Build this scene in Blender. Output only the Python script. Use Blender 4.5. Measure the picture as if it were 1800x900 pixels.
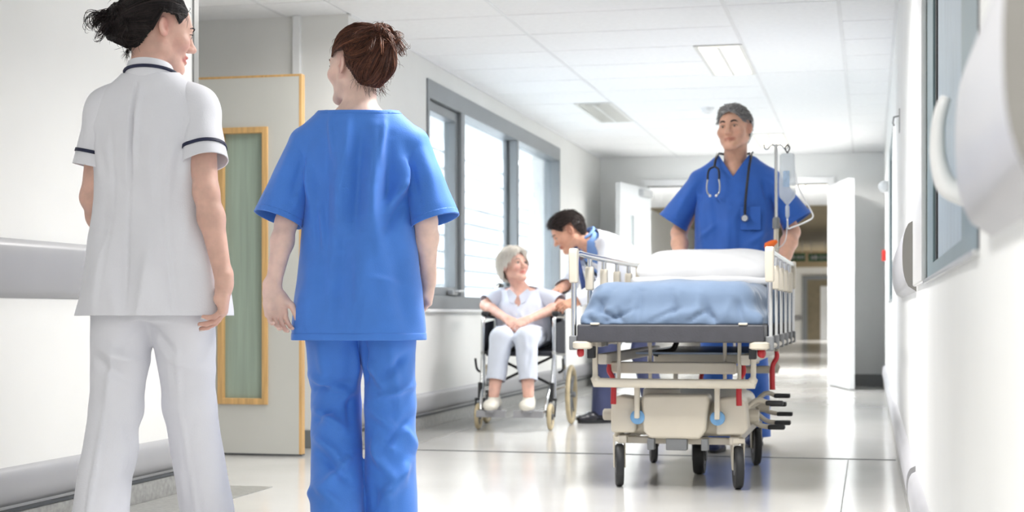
import bpy, bmesh, math, random
import numpy as np
from mathutils import Vector, Matrix, Euler
from mathutils.kdtree import KDTree

for o in list(bpy.data.objects):
    bpy.data.objects.remove(o, do_unlink=True)
scene = bpy.context.scene
COL = scene.collection
random.seed(7)

# ------------------------------------------------------------------ camera, world, exposure
EYE = 0.75                                   # camera height
cam_data = bpy.data.cameras.new('camera')
cam_data.sensor_width = 36.0
cam_data.lens = 54.0
cam_data.shift_y = 100.0 / 1800.0
cam_data.clip_start = 0.05
cam_data.clip_end = 200
cam_data.dof.use_dof = True
cam_data.dof.focus_distance = 4.75
cam_data.dof.aperture_fstop = 4.5
cam = bpy.data.objects.new('camera', cam_data)
cam.location = (0, 0, EYE)
cam.rotation_euler = (math.radians(90), 0, math.radians(13.1))
COL.objects.link(cam)
scene.camera = cam

world = bpy.data.worlds.new('world')
world.use_nodes = True
wn = world.node_tree
wbg = wn.nodes['Background']
wbg.inputs['Color'].default_value = (0.93, 0.97, 1.0, 1)
wbg.inputs['Strength'].default_value = 12.0
scene.world = world

scene.view_settings.view_transform = 'Standard'
scene.view_settings.look = 'None'
scene.view_settings.gamma = 1.0
scene.view_settings.use_curve_mapping = False
scene.view_settings.exposure = 0.80
LAMP = 0.8                                  # emission of a lit ceiling diffuser

# ------------------------------------------------------------------ materials
def srgb(r, g, b):
    f = lambda c: c / 12.92 if c <= 0.04045 else ((c + 0.055) / 1.055) ** 2.4
    return (f(r / 255), f(g / 255), f(b / 255), 1)

MATS = {}
def mat(name, col, rough=0.5, var=0.04, vscale=6.0, bump=0.0, bscale=60.0, metal=0.0, spec=0.5,
        coat=0.0, stretch=(1, 1, 1), sheen=0.0, sss=0.0, detail=3.0, attr=None, attr_col=None):
    """procedural principled material: colour with noise variation and a fine relief"""
    if name in MATS:
        return MATS[name]
    m = bpy.data.materials.new(name)
    m.use_nodes = True
    nt = m.node_tree
    N, L = nt.nodes, nt.links
    p = N['Principled BSDF']
    tc = N.new('ShaderNodeTexCoord')
    mp = N.new('ShaderNodeMapping')
    mp.inputs['Scale'].default_value = stretch
    L.new(tc.outputs['Object'], mp.inputs['Vector'])
    nz = N.new('ShaderNodeTexNoise')
    nz.inputs['Scale'].default_value = vscale
    nz.inputs['Detail'].default_value = detail
    L.new(mp.outputs['Vector'], nz.inputs['Vector'])
    rp = N.new('ShaderNodeValToRGB')
    lo = [max(0, c * (1 - var * 2)) for c in col[:3]] + [1]
    hi = [min(1, c * (1 + var * 2)) for c in col[:3]] + [1]
    rp.color_ramp.elements[0].color = lo
    rp.color_ramp.elements[0].position = 0.3
    rp.color_ramp.elements[1].color = hi
    rp.color_ramp.elements[1].position = 0.7
    L.new(nz.outputs['Fac'], rp.inputs['Fac'])
    out = rp.outputs['Color']
    if attr:
        at = N.new('ShaderNodeAttribute')
        at.attribute_name = attr
        mx = N.new('ShaderNodeMix')
        mx.data_type = 'RGBA'
        L.new(at.outputs['Fac'], mx.inputs['Factor'])
        L.new(out, mx.inputs['A'])
        mx.inputs['B'].default_value = attr_col
        out = mx.outputs['Result']
    L.new(out, p.inputs['Base Color'])
    p.inputs['Roughness'].default_value = rough
    p.inputs['Metallic'].default_value = metal
    p.inputs['Specular IOR Level'].default_value = spec
    if coat:
        p.inputs['Coat Weight'].default_value = coat
        p.inputs['Coat Roughness'].default_value = 0.12
    if sheen:
        p.inputs['Sheen Weight'].default_value = sheen
        p.inputs['Sheen Roughness'].default_value = 0.5
    if sss:
        p.inputs['Subsurface Weight'].default_value = sss
        p.inputs['Subsurface Radius'].default_value = (0.012, 0.005, 0.003)
        p.inputs['Subsurface Scale'].default_value = 1.0
    if bump:
        n2 = N.new('ShaderNodeTexNoise')
        n2.inputs['Scale'].default_value = bscale
        n2.inputs['Detail'].default_value = 4
        L.new(mp.outputs['Vector'], n2.inputs['Vector'])
        bp = N.new('ShaderNodeBump')
        bp.inputs['Strength'].default_value = bump
        bp.inputs['Distance'].default_value = 0.01
        L.new(n2.outputs['Fac'], bp.inputs['Height'])
        L.new(bp.outputs['Normal'], p.inputs['Normal'])
    MATS[name] = m
    return m

def emit(name, col, strength):
    if name in MATS:
        return MATS[name]
    m = bpy.data.materials.new(name)
    m.use_nodes = True
    N, L = m.node_tree.nodes, m.node_tree.links
    p = N['Principled BSDF']
    p.inputs['Base Color'].default_value = (0.9, 0.9, 0.88, 1)
    p.inputs['Emission Color'].default_value = col
    p.inputs['Emission Strength'].default_value = strength
    MATS[name] = m
    return m

def pane(name, tint, gloss_rough=0.02, mix=0.08):
    """thin clear pane: mostly straight-through, a little mirror"""
    m = bpy.data.materials.new(name)
    m.use_nodes = True
    N, L = m.node_tree.nodes, m.node_tree.links
    N.remove(N['Principled BSDF'])
    t = N.new('ShaderNodeBsdfTransparent')
    t.inputs['Color'].default_value = tint
    g = N.new('ShaderNodeBsdfGlossy')
    g.inputs['Roughness'].default_value = gloss_rough
    lw = N.new('ShaderNodeLayerWeight')
    lw.inputs['Blend'].default_value = 0.25
    mm = N.new('ShaderNodeMath')
    mm.operation = 'MULTIPLY_ADD'
    mm.inputs[1].default_value = 0.55
    mm.inputs[2].default_value = mix * 0.5
    L.new(lw.outputs['Fresnel'], mm.inputs[0])
    mx = N.new('ShaderNodeMixShader')
    L.new(mm.outputs[0], mx.inputs[0])
    L.new(t.outputs[0], mx.inputs[1])
    L.new(g.outputs[0], mx.inputs[2])
    L.new(mx.outputs[0], N['Material Output'].inputs['Surface'])
    MATS[name] = m
    return m

# ------------------------------------------------------------------ object helpers
def tag(o, label=None, cat=None, group=None, kind=None):
    if label: o['label'] = label
    if cat: o['category'] = cat
    if group: o['group'] = group
    if kind: o['kind'] = kind
    return o

def empty(name, loc=(0, 0, 0), rz=0.0):
    o = bpy.data.objects.new(name, None)
    COL.objects.link(o)
    o.location = loc
    o.rotation_euler = (0, 0, rz)
    o.empty_display_size = 0.05
    return o

def frame_from(d):
    d = Vector(d).normalized()
    up = Vector((0, 0, 1)) if abs(d.z) < 0.9 else Vector((1, 0, 0))
    s = d.cross(up).normalized()
    return s, s.cross(d).normalized(), d

class MB:
    """collects shapes into one mesh"""
    def __init__(self):
        self.v, self.f = [], []
    def add(self, vs, fs):
        n = len(self.v)
        self.v += [tuple(p) for p in vs]
        self.f += [tuple(i + n for i in f) for f in fs]
        return self
    def box(self, lo, hi):
        (x0, y0, z0), (x1, y1, z1) = lo, hi
        vs = [(x0, y0, z0), (x1, y0, z0), (x1, y1, z0), (x0, y1, z0),
              (x0, y0, z1), (x1, y0, z1), (x1, y1, z1), (x0, y1, z1)]
        fs = [(0, 3, 2, 1), (4, 5, 6, 7), (0, 1, 5, 4), (1, 2, 6, 5), (2, 3, 7, 6), (3, 0, 4, 7)]
        return self.add(vs, fs)
    def cbox(self, c, s, rot=None):
        h = [q / 2 for q in s]
        n = len(self.v)
        self.box((-h[0], -h[1], -h[2]), tuple(h))
        R = (rot.to_matrix() if isinstance(rot, Euler) else rot) if rot else Matrix.Identity(3)
        for i in range(n, n + 8):
            self.v[i] = tuple(R @ Vector(self.v[i]) + Vector(c))
        return self
    def tube(self, pts, r, n=10, closed=False, caps=True, flat=1.0):
        pts = [Vector(p) for p in pts]
        m = len(pts)
        rs = r if isinstance(r, (list, tuple)) else [r] * m
        vs, fs = [], []
        s0 = None
        for i, p in enumerate(pts):
            if closed: d = pts[(i + 1) % m] - pts[i - 1]
            else: d = pts[min(i + 1, m - 1)] - pts[max(i - 1, 0)]
            d.normalize()
            if s0 is None:
                s, u, _ = frame_from(d)
            else:
                s = (s0 - d * s0.dot(d)).normalized()
                u = s.cross(d).normalized()
            s0 = s
            for k in range(n):
                a = 2 * math.pi * k / n
                vs.append(p + (s * math.cos(a) + u * math.sin(a) * flat) * rs[i])
        for i in range(m if closed else m - 1):
            a, b = i * n, ((i + 1) % m) * n
            for k in range(n):
                k2 = (k + 1) % n
                fs.append((a + k, a + k2, b + k2, b + k))
        if caps and not closed:
            fs.append(tuple(range(n - 1, -1, -1)))
            fs.append(tuple((m - 1) * n + k for k in range(n)))
        return self.add(vs, fs)
    def lathe(self, prof, c=(0, 0, 0), axis=(0, 0, 1), n=24):
        """prof: (radius, height) pairs, spun about an axis through c"""
        s, u, d = frame_from(axis)
        c = Vector(c)
        vs, fs = [], []
        for r, h in prof:
            for k in range(n):
                a = 2 * math.pi * k / n
                vs.append(c + d * h + (s * math.cos(a) + u * math.sin(a)) * r)
        for i in range(len(prof) - 1):
            for k in range(n):
                k2 = (k + 1) % n
                fs.append((i * n + k, i * n + k2, (i + 1) * n + k2, (i + 1) * n + k))
        fs.append(tuple(range(n - 1, -1, -1)))
        fs.append(tuple((len(prof) - 1) * n + k for k in range(n)))
        return self.add(vs, fs)
    def prism(self, poly, o, ex, ey, depth):
        """2D polygon (u,v) in the plane o+u*ex+v*ey, extruded by the vector depth"""
        o, ex, ey, dp = Vector(o), Vector(ex), Vector(ey), Vector(depth)
        n = len(poly)
        vs = [o + ex * u + ey * v for u, v in poly] + [o + ex * u + ey * v + dp for u, v in poly]
        fs = [tuple(range(n - 1, -1, -1)), tuple(range(n, 2 * n))]
        fs += [(i, (i + 1) % n, (i + 1) % n + n, i + n) for i in range(n)]
        return self.add(vs, fs)
    def sphere(self, c, r, nu=16, nv=10, rot=None):
        r = r if isinstance(r, (tuple, list)) else (r, r, r)
        vs, fs = [], []
        R = rot if rot is not None else Matrix.Identity(3)
        c = Vector(c)
        for j in range(nv + 1):
            th = math.pi * j / nv
            for k in range(nu):
                a = 2 * math.pi * k / nu
                q = Vector((math.sin(th) * math.cos(a) * r[0], math.sin(th) * math.sin(a) * r[1], math.cos(th) * r[2]))
                vs.append(c + R @ q)
        for j in range(nv):
            for k in range(nu):
                k2 = (k + 1) % nu
                fs.append((j * nu + k, (j + 1) * nu + k, (j + 1) * nu + k2, j * nu + k2))
        return self.add(vs, fs)
    def loft(self, rings, closed=True, cap=False):
        n = len(rings[0])
        vs = [p for r in rings for p in r]
        fs = []
        for i in range(len(rings) - 1):
            for k in range(n if closed else n - 1):
                k2 = (k + 1) % n
                fs.append((i * n + k, i * n + k2, (i + 1) * n + k2, (i + 1) * n + k))
        if cap:
            fs.append(tuple(range(n - 1, -1, -1)))
            fs.append(tuple((len(rings) - 1) * n + k for k in range(n)))
        return self.add(vs, fs)
    def mesh(self, name, smooth=False):
        me = bpy.data.meshes.new(name)
        me.from_pydata(self.v, [], self.f)
        bm = bmesh.new()
        bm.from_mesh(me)
        bmesh.ops.recalc_face_normals(bm, faces=bm.faces)
        bm.to_mesh(me)
        bm.free()
        if smooth:
            me.polygons.foreach_set('use_smooth', [True] * len(me.polygons))
        return me
    def build(self, name, m, parent=None, smooth=False, bevel=0.0, seg=2, sub=0):
        o = bpy.data.objects.new(name, self.mesh(name, smooth))
        COL.objects.link(o)
        if m: o.data.materials.append(MATS[m] if isinstance(m, str) else m)
        if parent is not None: o.parent = parent
        if bevel:
            b = o.modifiers.new('bevel', 'BEVEL')
            b.width = bevel
            b.segments = seg
            b.limit_method = 'ANGLE'
            b.angle_limit = math.radians(40)
            o.data.polygons.foreach_set('use_smooth', [True] * len(o.data.polygons))
            w = o.modifiers.new('wn', 'WEIGHTED_NORMAL')
            w.keep_sharp = True
        elif smooth:
            try:
                o.data.set_sharp_from_angle(angle=math.radians(45))
            except Exception:
                pass
        if sub:
            s = o.modifiers.new('sub', 'SUBSURF')
            s.levels = s.render_levels = sub
        return o

def bez(p0, p1, p2, p3, n=12):
    p0, p1, p2, p3 = map(Vector, (p0, p1, p2, p3))
    out = []
    for i in range(n + 1):
        t = i / n
        out.append(p0 * (1 - t) ** 3 + p1 * 3 * t * (1 - t) ** 2 + p2 * 3 * t * t * (1 - t) + p3 * t ** 3)
    return out

def crom(pts, n=6, closed=False):
    """smooth curve through points"""
    P = [Vector(p) for p in pts]
    m = len(P)
    out = []
    for i in range(m if closed else m - 1):
        g = (lambda j: P[j % m]) if closed else (lambda j: P[max(0, min(m - 1, j))])
        a, b, c, d = g(i - 1), g(i), g(i + 1), g(i + 2)
        for k in range(n):
            t = k / n
            out.append(0.5 * ((2 * b) + (c - a) * t + (2 * a - 5 * b + 4 * c - d) * t * t + (3 * b - a - 3 * c + d) * t ** 3))
    if not closed: out.append(P[-1])
    return out

def share(src, name, parent, loc=None):
    o = src.copy()
    o.name = name
    COL.objects.link(o)
    o.parent = parent
    if loc is not None: o.location = loc
    return o
# ------------------------------------------------------------------ palette of the place
mat('wall_paint', srgb(230, 230, 227), 0.55, 0.012, 2.0, 0.04, 220)
mat('wall_paint_cool', srgb(243, 244, 243), 0.5, 0.012, 2.0, 0.04, 220)
mat('ceiling_tile', srgb(246, 247, 248), 0.8, 0.01, 30.0, 0.08, 300)
mat('grid_bar', srgb(232, 233, 234), 0.45, 0.01)
mat('vinyl_floor', srgb(210, 209, 206), 0.16, 0.03, 1.3, 0.02, 3.0, spec=0.6, coat=0.25, detail=6)
mat('vinyl_border', srgb(150, 150, 147), 0.3, 0.10, 45.0, 0.05, 60)
mat('crash_rail', srgb(158, 158, 161), 0.35, 0.02, 3.0)
mat('crash_rail_lit', srgb(194, 194, 199), 0.33, 0.02, 3.0)  # lighter copy of the grey rail, window light put into its colour
mat('rail_cap', srgb(128, 126, 122), 0.45, 0.03, 6)
mat('dark_seal', srgb(62, 66, 70), 0.4, 0.03)
mat('skirting', srgb(120, 122, 122), 0.35, 0.03, 4)
mat('aluminium', srgb(128, 132, 135), 0.35, 0.02, 4, metal=0.0, spec=0.6)
mat('teal_frame', srgb(118, 141, 148), 0.35, 0.03, 4)
mat('black_gasket', srgb(30, 33, 36), 0.5)
mat('white_gloss', srgb(238, 239, 240), 0.22, 0.01, 3)
mat('door_laminate', srgb(196, 196, 190), 0.42, 0.02, 2.2)
mat('door_white', srgb(226, 229, 231), 0.35, 0.012, 2.0)
mat('beech_lipping', srgb(204, 164, 108), 0.4, 0.10, 3.0, stretch=(18, 18, 1.2))
mat('frosted_green', srgb(150, 166, 152), 0.24, 0.05, 3.0, stretch=(14, 14, 0.6), spec=0.6)
mat('frosted_grey', srgb(178, 192, 194), 0.3, 0.03, 3.0)
mat('frosted_blue', srgb(176, 192, 204), 0.35, 0.12, 6.0, stretch=(30, 30, 1.0), bump=0.3, bscale=8)
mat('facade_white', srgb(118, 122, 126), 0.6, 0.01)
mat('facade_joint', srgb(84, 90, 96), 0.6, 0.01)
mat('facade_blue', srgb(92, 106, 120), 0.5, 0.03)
mat('ceiling_dim_tan', srgb(150, 136, 108), 0.7, 0.04, 3)
mat('sign_green', srgb(46, 116, 66), 0.4, 0.02)
mat('sign_white', srgb(240, 244, 240), 0.5, 0.0)
mat('blue_sign', srgb(96, 160, 224), 0.4, 0.02)
mat('red_box', srgb(214, 60, 52), 0.4, 0.02)
mat('corner_metal', srgb(150, 150, 147), 0.35, 0.02, 4, stretch=(8, 8, 0.5))
mat('steel', srgb(190, 192, 194), 0.28, 0.03, 4, metal=0.9)
mat('lamp_body', srgb(226, 226, 222), 0.4, 0.01)
mat('lamp_off', srgb(196, 194, 186), 0.35, 0.02, 8)
mat('doorway_dark', srgb(128, 118, 96), 0.5, 0.05)
emit('lamp_lit', (1.0, 0.90, 0.72, 1), LAMP)
pane('clear_pane', (0.96, 0.985, 1.0, 1))

XL, XR = -2.80, 0.15          # corridor walls
YB, YE = -6.0, 16.2           # back and end of the corridor
ZC = 2.40                     # ceiling height
R0, R1, XREC = 6.08, 8.05, -3.85   # the recess with the open door
BEY = 44.0                    # far wall of the corridor beyond

def struct(o, label, cat):
    return tag(o, label, cat, kind='structure')

# ---- floor
fl = MB().box((XREC - 0.2, YB, -0.1), (3.2, BEY + 0.6, 0.0)).build('floor', 'vinyl_floor')
struct(fl, 'pale grey glossy vinyl floor running down the hospital corridor', 'floor')
MB().box((XREC, 8.055, 0.0), (XR - 0.02, 8.075, 0.0025)).build('weld_joint', 'dark_seal', fl)
MB().box((-0.108, 1.0, 0.0), (-0.102, 8.05, 0.0012)).build('weld_joint', 'skirting', fl)
MB().box((XL, YB, 0.0), (-2.5, 6.2, 0.003)).build('border_strip', 'vinyl_border', fl)
MB().box((XL, R1 + 0.03, 0.0), (-2.52, YE, 0.003)).build('border_strip', 'vinyl_border', fl)

# ---- walls
WT = 0.25
wl = (MB().box((XL - WT, YB, 0), (XL, R0, ZC))
      .box((XL - WT, R1, 0), (XL, 9.58, ZC))
      .box((XL - WT, 9.58, 0), (XL, 13.96, 0.775))
      .box((XL - WT, 9.58, 2.275), (XL, 13.96, ZC))
      .box((XL - WT, 13.96, 0), (XL, YE + 0.2, ZC))).build('wall_left', 'wall_paint')
struct(wl, 'cream painted corridor wall with long window and grey crash rails', 'wall')
wr_ = MB().box((XREC - 0.2, R1, 0), (XL - WT, R1 + 0.2, ZC)).box((XREC - 0.2, R0 - 0.6, 0), (XREC, R1 + 0.1, ZC)).box((XREC - 0.2, R0 - 0.6, 0), (XL - WT, R0 - 0.4, ZC)).build('wall_recess', 'wall_paint')
struct(wr_, 'cream wall of the recess behind the open timber-edged door', 'wall')
wr = (MB().box((XR, YB, 0), (XR + WT, 2.24, ZC))
      .box((XR, 2.24, 0), (XR + WT, 4.3, 0.835))
      .box((XR, 2.24, 2.3), (XR + WT, 4.3, ZC))
      .box((XR, 4.3, 0), (XR + WT, 10.6, ZC))
      .box((XR, 10.6, 0), (XR + WT, 12.2, 0.835))
      .box((XR, 10.6, 2.0), (XR + WT, 12.2, ZC))
      .box((XR, 12.2, 0), (XR + WT, YE + 0.2, ZC))).build('wall_right', 'wall_paint_cool')
struct(wr, 'white painted corridor wall with teal-framed windows', 'wall')
OX0, OX1, OZ = -2.3, -0.42, 2.09
we = (MB().box((XL, YE, 0), (OX0, YE + 0.15, ZC)).box((OX1, YE, 0), (XR, YE + 0.15, ZC))
      .box((OX0, YE, OZ), (OX1, YE + 0.15, ZC))).build('wall_end', 'wall_paint_cool')
struct(we, 'white cross wall with the double door opening', 'wall')
wb = MB().box((XL - WT, YB - 0.2, 0), (XR + WT, YB, ZC)).build('wall_back', 'wall_paint')
struct(wb, 'cream wall closing the near end of the corridor', 'wall')

# corridor beyond the doors
BX0, BX1 = -3.4, 1.6
wf = MB().box((BX0, BEY, 0), (BX1, BEY + 0.2, ZC)).build('wall_beyond', 'wall_paint_cool')
struct(wf, 'distant white wall seen through the open double doors', 'wall')
wf2 = MB().box((BX0 - 0.2, YE + 0.15, 0), (BX0, BEY + 0.2, ZC)).box((BX1, YE + 0.15, 0), (BX1 + 0.2, BEY + 0.2, ZC)).build('wall_beyond_side', 'wall_paint_cool')
struct(wf2, 'white side walls of the corridor beyond the doors', 'wall')
cb = (MB().box((BX0 - 0.2, YE + 0.15, ZC), (BX1 + 0.2, 24.0, ZC + 0.2)).build('ceiling_beyond_near', 'ceiling_tile'))
struct(cb, 'white ceiling just past the double doors', 'ceiling')
cb2 = (MB().box((BX0 - 0.2, 24.0, ZC), (BX1 + 0.2, BEY + 0.2, ZC + 0.2)).box((BX0, BEY - 2.0, 1.98), (BX1, BEY - 1.8, ZC)).build('ceiling_beyond', 'ceiling_dim_tan'))  # dimness of the unlit far ceiling is put into its tan colour
struct(cb2, 'ceiling and downstand beam of the far corridor, coloured tan to look dim', 'ceiling')

# ---- trims
def trim(name, mb, m, label, cat='trim', **k):
    o = mb.build(name, m, **k)
    return struct(o, label, cat)
trim('trim_1', MB().box((XL - WT + 0.0, R0 - 0.0, 0), (XL + 0.006, R0 + 0.012, ZC - 0.25)).box((XL - 0.05, R0 - 0.035, 0), (XL + 0.008, R0 + 0.013, ZC - 0.25)), 'corner_metal',
     'brushed metal corner guard at the end of the cream wall', bevel=0.003)
trim('trim_2', MB().box((-3.12, R1 - 0.025, 1.9), (-3.075, R1 + 0.01, ZC)), 'white_gloss', 'white cable cover strip rising above the timber-edged door', bevel=0.004)
trim('trim_3', MB().box((OX0 - 0.07, YE - 0.03, 0), (OX0, YE + 0.17, OZ + 0.07)).box((OX1, YE - 0.03, 0), (OX1 + 0.07, YE + 0.17, OZ + 0.07)).box((OX0, YE - 0.03, OZ), (OX1, YE + 0.17, OZ + 0.07)),
     'white_gloss', 'white frame around the double door opening', bevel=0.004)
trim('trim_4', MB().box((XR - 0.014, 4.296, 0.835), (XR + 0.001, 5.12, ZC - 0.021)), 'white_gloss', 'white casing board beside the teal framed window', bevel=0.004)

# skirtings
for nm, (y0, y1) in (('baseboard_left', (YB, R0)), ('baseboard_left_far', (R1, YE))):
    o = MB().box((XL, y0, 0), (XL + 0.014, y1, 0.085)).build(nm, 'vinyl_border', bevel=0.006)
    struct(o, 'grey coved vinyl skirting with dark top seal %s' % ('beyond the recess' if 'far' in nm else 'along the near cream wall'), 'skirting')
    MB().box((XL, y0, 0.085), (XL + 0.018, y1, 0.095)).build('top_seal', 'dark_seal', o)
o = MB().box((XREC, R1 - 0.014, 0), (XL, R1, 0.1)).build('baseboard_recess', 'skirting', bevel=0.005)
struct(o, 'dark grey skirting at the foot of the recess wall', 'skirting')
o = MB().box((OX1 + 0.07, YE - 0.02, 0), (XR, YE, 0.12)).box((XL, YE - 0.02, 0), (OX0 - 0.07, YE, 0.12)).build('baseboard_end', 'skirting', bevel=0.005)
struct(o, 'dark grey skirting on the cross wall beside the doors', 'skirting')
o = MB().box((XR - 0.012, YB, 0), (XR, YE, 0.085)).build('baseboard_right', 'vinyl_border', bevel=0.006)
struct(o, 'grey vinyl skirting along the white window wall', 'skirting')

def rail_profile(z0, z1, bulge, n=14):
    zc, h = (z0 + z1) / 2, (z1 - z0) / 2
    return [(bulge * math.sqrt(max(0, 1 - abs((i / n) * 2 - 1) ** 2.6)), zc + h * ((i / n) * 2 - 1)) for i in range(n + 1)]
def rail(name, xw, sgn, y0, y1, z0, z1, bulge, m, label, end_m=None):
    root = empty(name, (xw, (y0 + y1) / 2, z0))
    prof = rail_profile(z0, z1, bulge)
    L2 = (y1 - y0) / 2
    body = MB()
    def ring(y, s):
        zc = (z0 + z1) / 2
        return [(sgn * p * s, y, (zc + (z - zc) * (0.35 + 0.65 * s)) - z0) for p, z in prof]
    # the far end closes in a rounded cap
    rings = [ring(-L2, 1), ring(L2 - 0.07, 1)] + [ring(L2 - 0.07 + 0.07 * math.sin(a), math.cos(a)) for a in (0.35, 0.7, 1.05, 1.4)]
    body.loft(rings, closed=False)
    body.build('cover', m, root, smooth=True)
    MB().prism([(sgn * p, z - z0) for p, z in prof], (0, -L2 - 0.004, 0), (1, 0, 0), (0, 0, 1), (0, 0.005, 0)).build('end_cap', end_m or m, root)
    return tag(root, label, 'crash rail', kind=None)
rail('crash_rail', XL, 1, YB + 0.1, R0 - 0.06, 0.80, 1.0, 0.035, 'crash_rail', 'wide grey rounded rail at elbow height on the cream wall')
rail('crash_rail', XL, 1, YB + 0.1, R0 - 0.06, 0.105, 0.235, 0.03, 'crash_rail', 'grey wheel-height rail low on the near cream wall')
rail('crash_rail', XL, 1, R1 + 0.06, YE - 0.06, 0.105, 0.235, 0.03, 'crash_rail', 'grey wheel-height rail low on the wall under the long window')
rail('crash_rail', XR, -1, 1.30, 2.08, 0.845, 1.09, 0.045, 'crash_rail_lit', 'pale rounded rail section before the teal framed window', 'rail_cap')
rail('crash_rail', XR, -1, 5.2, 7.6, 0.82, 1.06, 0.045, 'crash_rail_lit', 'pale rounded rail section past the white casing board', 'rail_cap')
rail('crash_rail', XR, -1, 0.2, 5.2, 0.105, 0.24, 0.03, 'crash_rail_lit', 'pale wheel-height rail under the teal framed window', 'crash_rail')
rail('crash_rail', XR, -1, 5.3, 15.9, 0.105, 0.24, 0.03, 'crash_rail_lit', 'pale wheel-height rail along the far white wall', 'crash_rail')

# ---- ceiling: slab, tiles and grid bars
ce = MB().box((XREC - 0.2, YB - 0.2, ZC + 0.012), (XR + WT, YE + 0.2, ZC + 0.2)).build('ceiling', 'ceiling_tile')
struct(ce, 'white suspended ceiling of large panels with recessed lights', 'ceiling')
TX = {}
def tile(x0, x1, y0, y1):
    g = 0.006
    key = (round(x1 - x0, 3), round(y1 - y0, 3))
    if key not in TX:
        w, h = key
        o = MB().box((g, g, 0), (w - g, h - g, 0.014)).build('ceiling_tile', 'ceiling_tile', ce)
        TX[key] = o
    else:
        o = share(TX[key], 'ceiling_tile', ce)
    o.location = (x0, y0, ZC)
rows = [1.69 + 0.6 * k for k in range(26)]
rows = [r for r in rows if r < YE - 0.05]
lamps_r = [-4.91, -0.11, 4.69, 9.49, 14.29]
lamps_l = [-4.31, 1.09, 6.49, 11.89]
CA, CBX, CC = -0.76, -1.97, -0.16
def in_lamp(y, ls):
    return any(l - 0.01 < y < l + 1.19 for l in ls)
for i, y in enumerate(rows):
    y1 = min(y + 0.6, YE)
    tile(CBX, CA - (0.3 if in_lamp(y, lamps_r) else 0), y, y1)
    tile(CC, XR, y, y1)
    tile(XL, CBX - (0.3 if in_lamp(y, lamps_l) else 0), y, y1)
    if R0 - 0.5 < y < R1 - 0.3:
        tile(-3.17, XL, y, y1)
        tile(XREC, -3.17, y, y1)
y = 1.09
while y < YE - 0.1:
    tile(CA, CC, y, min(y + 2.4, YE))
    y += 2.4
for x in (CA, CBX, CC):
    MB().box((x - 0.011, YB, ZC - 0.003), (x + 0.011, YE, ZC + 0.012)).build('grid_bar', 'grid_bar', ce)
MB().box((-3.181, R0 - 0.4, ZC - 0.003), (-3.159, R1, ZC + 0.012)).build('grid_bar', 'grid_bar', ce)
MB().box((XR - 0.02, YB, ZC - 0.02), (XR, YE, ZC)).build('edge_trim', 'grid_bar', ce)
MB().box((XL, R1, ZC - 0.012), (XL + 0.018, YE, ZC)).build('edge_trim', 'grid_bar', ce)

# ---- recessed ceiling lights (0.3 x 1.2)
def ceiling_light(x0, y0, lit, label, x1=None, ln=1.2, z=ZC, watt=25, spread=125):
    x1 = x1 or x0 + 0.3
    r = empty('ceiling_light', ((x0 + x1) / 2, y0 + ln / 2, z))
    w, h = (x1 - x0) / 2, ln / 2
    f = MB()
    for a, b in (((-w, -h), (-w + 0.025, h)), ((w - 0.025, -h), (w, h)), ((-w + 0.025, -h), (w - 0.025, -h + 0.025)), ((-w + 0.025, h - 0.025), (w - 0.025, h))):
        f.box((a[0], a[1], -0.008), (b[0], b[1], 0.011))
    f.build('frame', 'lamp_body', r)
    d = MB()
    n = 8
    iw, ih = w - 0.027, h - 0.027
    rings = [[(-iw + 2 * iw * k / n, yy, -0.004 - 0.007 * math.sin(math.pi * k / n)) for k in range(n + 1)] for yy in (-ih, ih)]
    d.loft(rings, closed=False)
    d.build('diffuser', 'lamp_lit' if lit else 'lamp_off', r, smooth=True)
    b = MB().box((-0.012, -h + 0.03, -0.0135), (0.012, h - 0.03, -0.010)).build('centre_bar', 'lamp_body', r)
    if lit and ln > 1:
        ln_ = bpy.data.lights.new('lamp_glow', 'AREA')
        ln_.shape = 'RECTANGLE'
        ln_.size, ln_.size_y = iw * 2, ih * 2
        ln_.color = (1.0, 0.98, 0.955)
        ln_.energy = watt
        ln_.spread = math.radians(spread)
        lo = bpy.data.objects.new('lamp_glow', ln_)
        COL.objects.link(lo)
        lo.parent = r
        lo.location = (0, 0, -0.02)
    return tag(r, label, 'ceiling light', 'recessed ceiling lights')
RL = ['lit recessed ceiling light over the wall behind the photographer', 'lit recessed ceiling light over the near corridor by the window',
      'lit recessed ceiling light just before the hospital trolley', 'lit recessed ceiling light above the hospital trolley', 'lit recessed ceiling light close to the double doors']
for l, t in zip(lamps_r, RL): ceiling_light(CA - 0.3, l, 'unlit' not in t, t, watt={4.69: 33, 9.49: 32, 14.29: 40}.get(l, 35), spread=158 if l > 14 else 140)
LL = ['lit recessed light at the closed near end of the corridor', 'unlit recessed light above the near cream wall', 'lit recessed light above the walking nurses and recess', 'unlit grey recessed ceiling light beside the long window']
for l, t in zip(lamps_l, LL): ceiling_light(CBX - 0.3, l, 'unlit' not in t, t, watt=21, spread=168)
# beyond the doors
ceiling_light(-1.1, 19.5, True, 'lit recessed light in the ceiling beyond the double doors', -0.5, 1.2, watt=60)
ceiling_light(-1.9, 27.0, True, 'lit recessed light in the dim tan ceiling', -1.6, 1.2)
ceiling_light(-0.6, 40.4, True, 'added light hidden behind the door leaf to brighten the far wall', 0.2, 1.2, watt=80)  # added lamp, out of view behind the leaf, brightens the far wall

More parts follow.
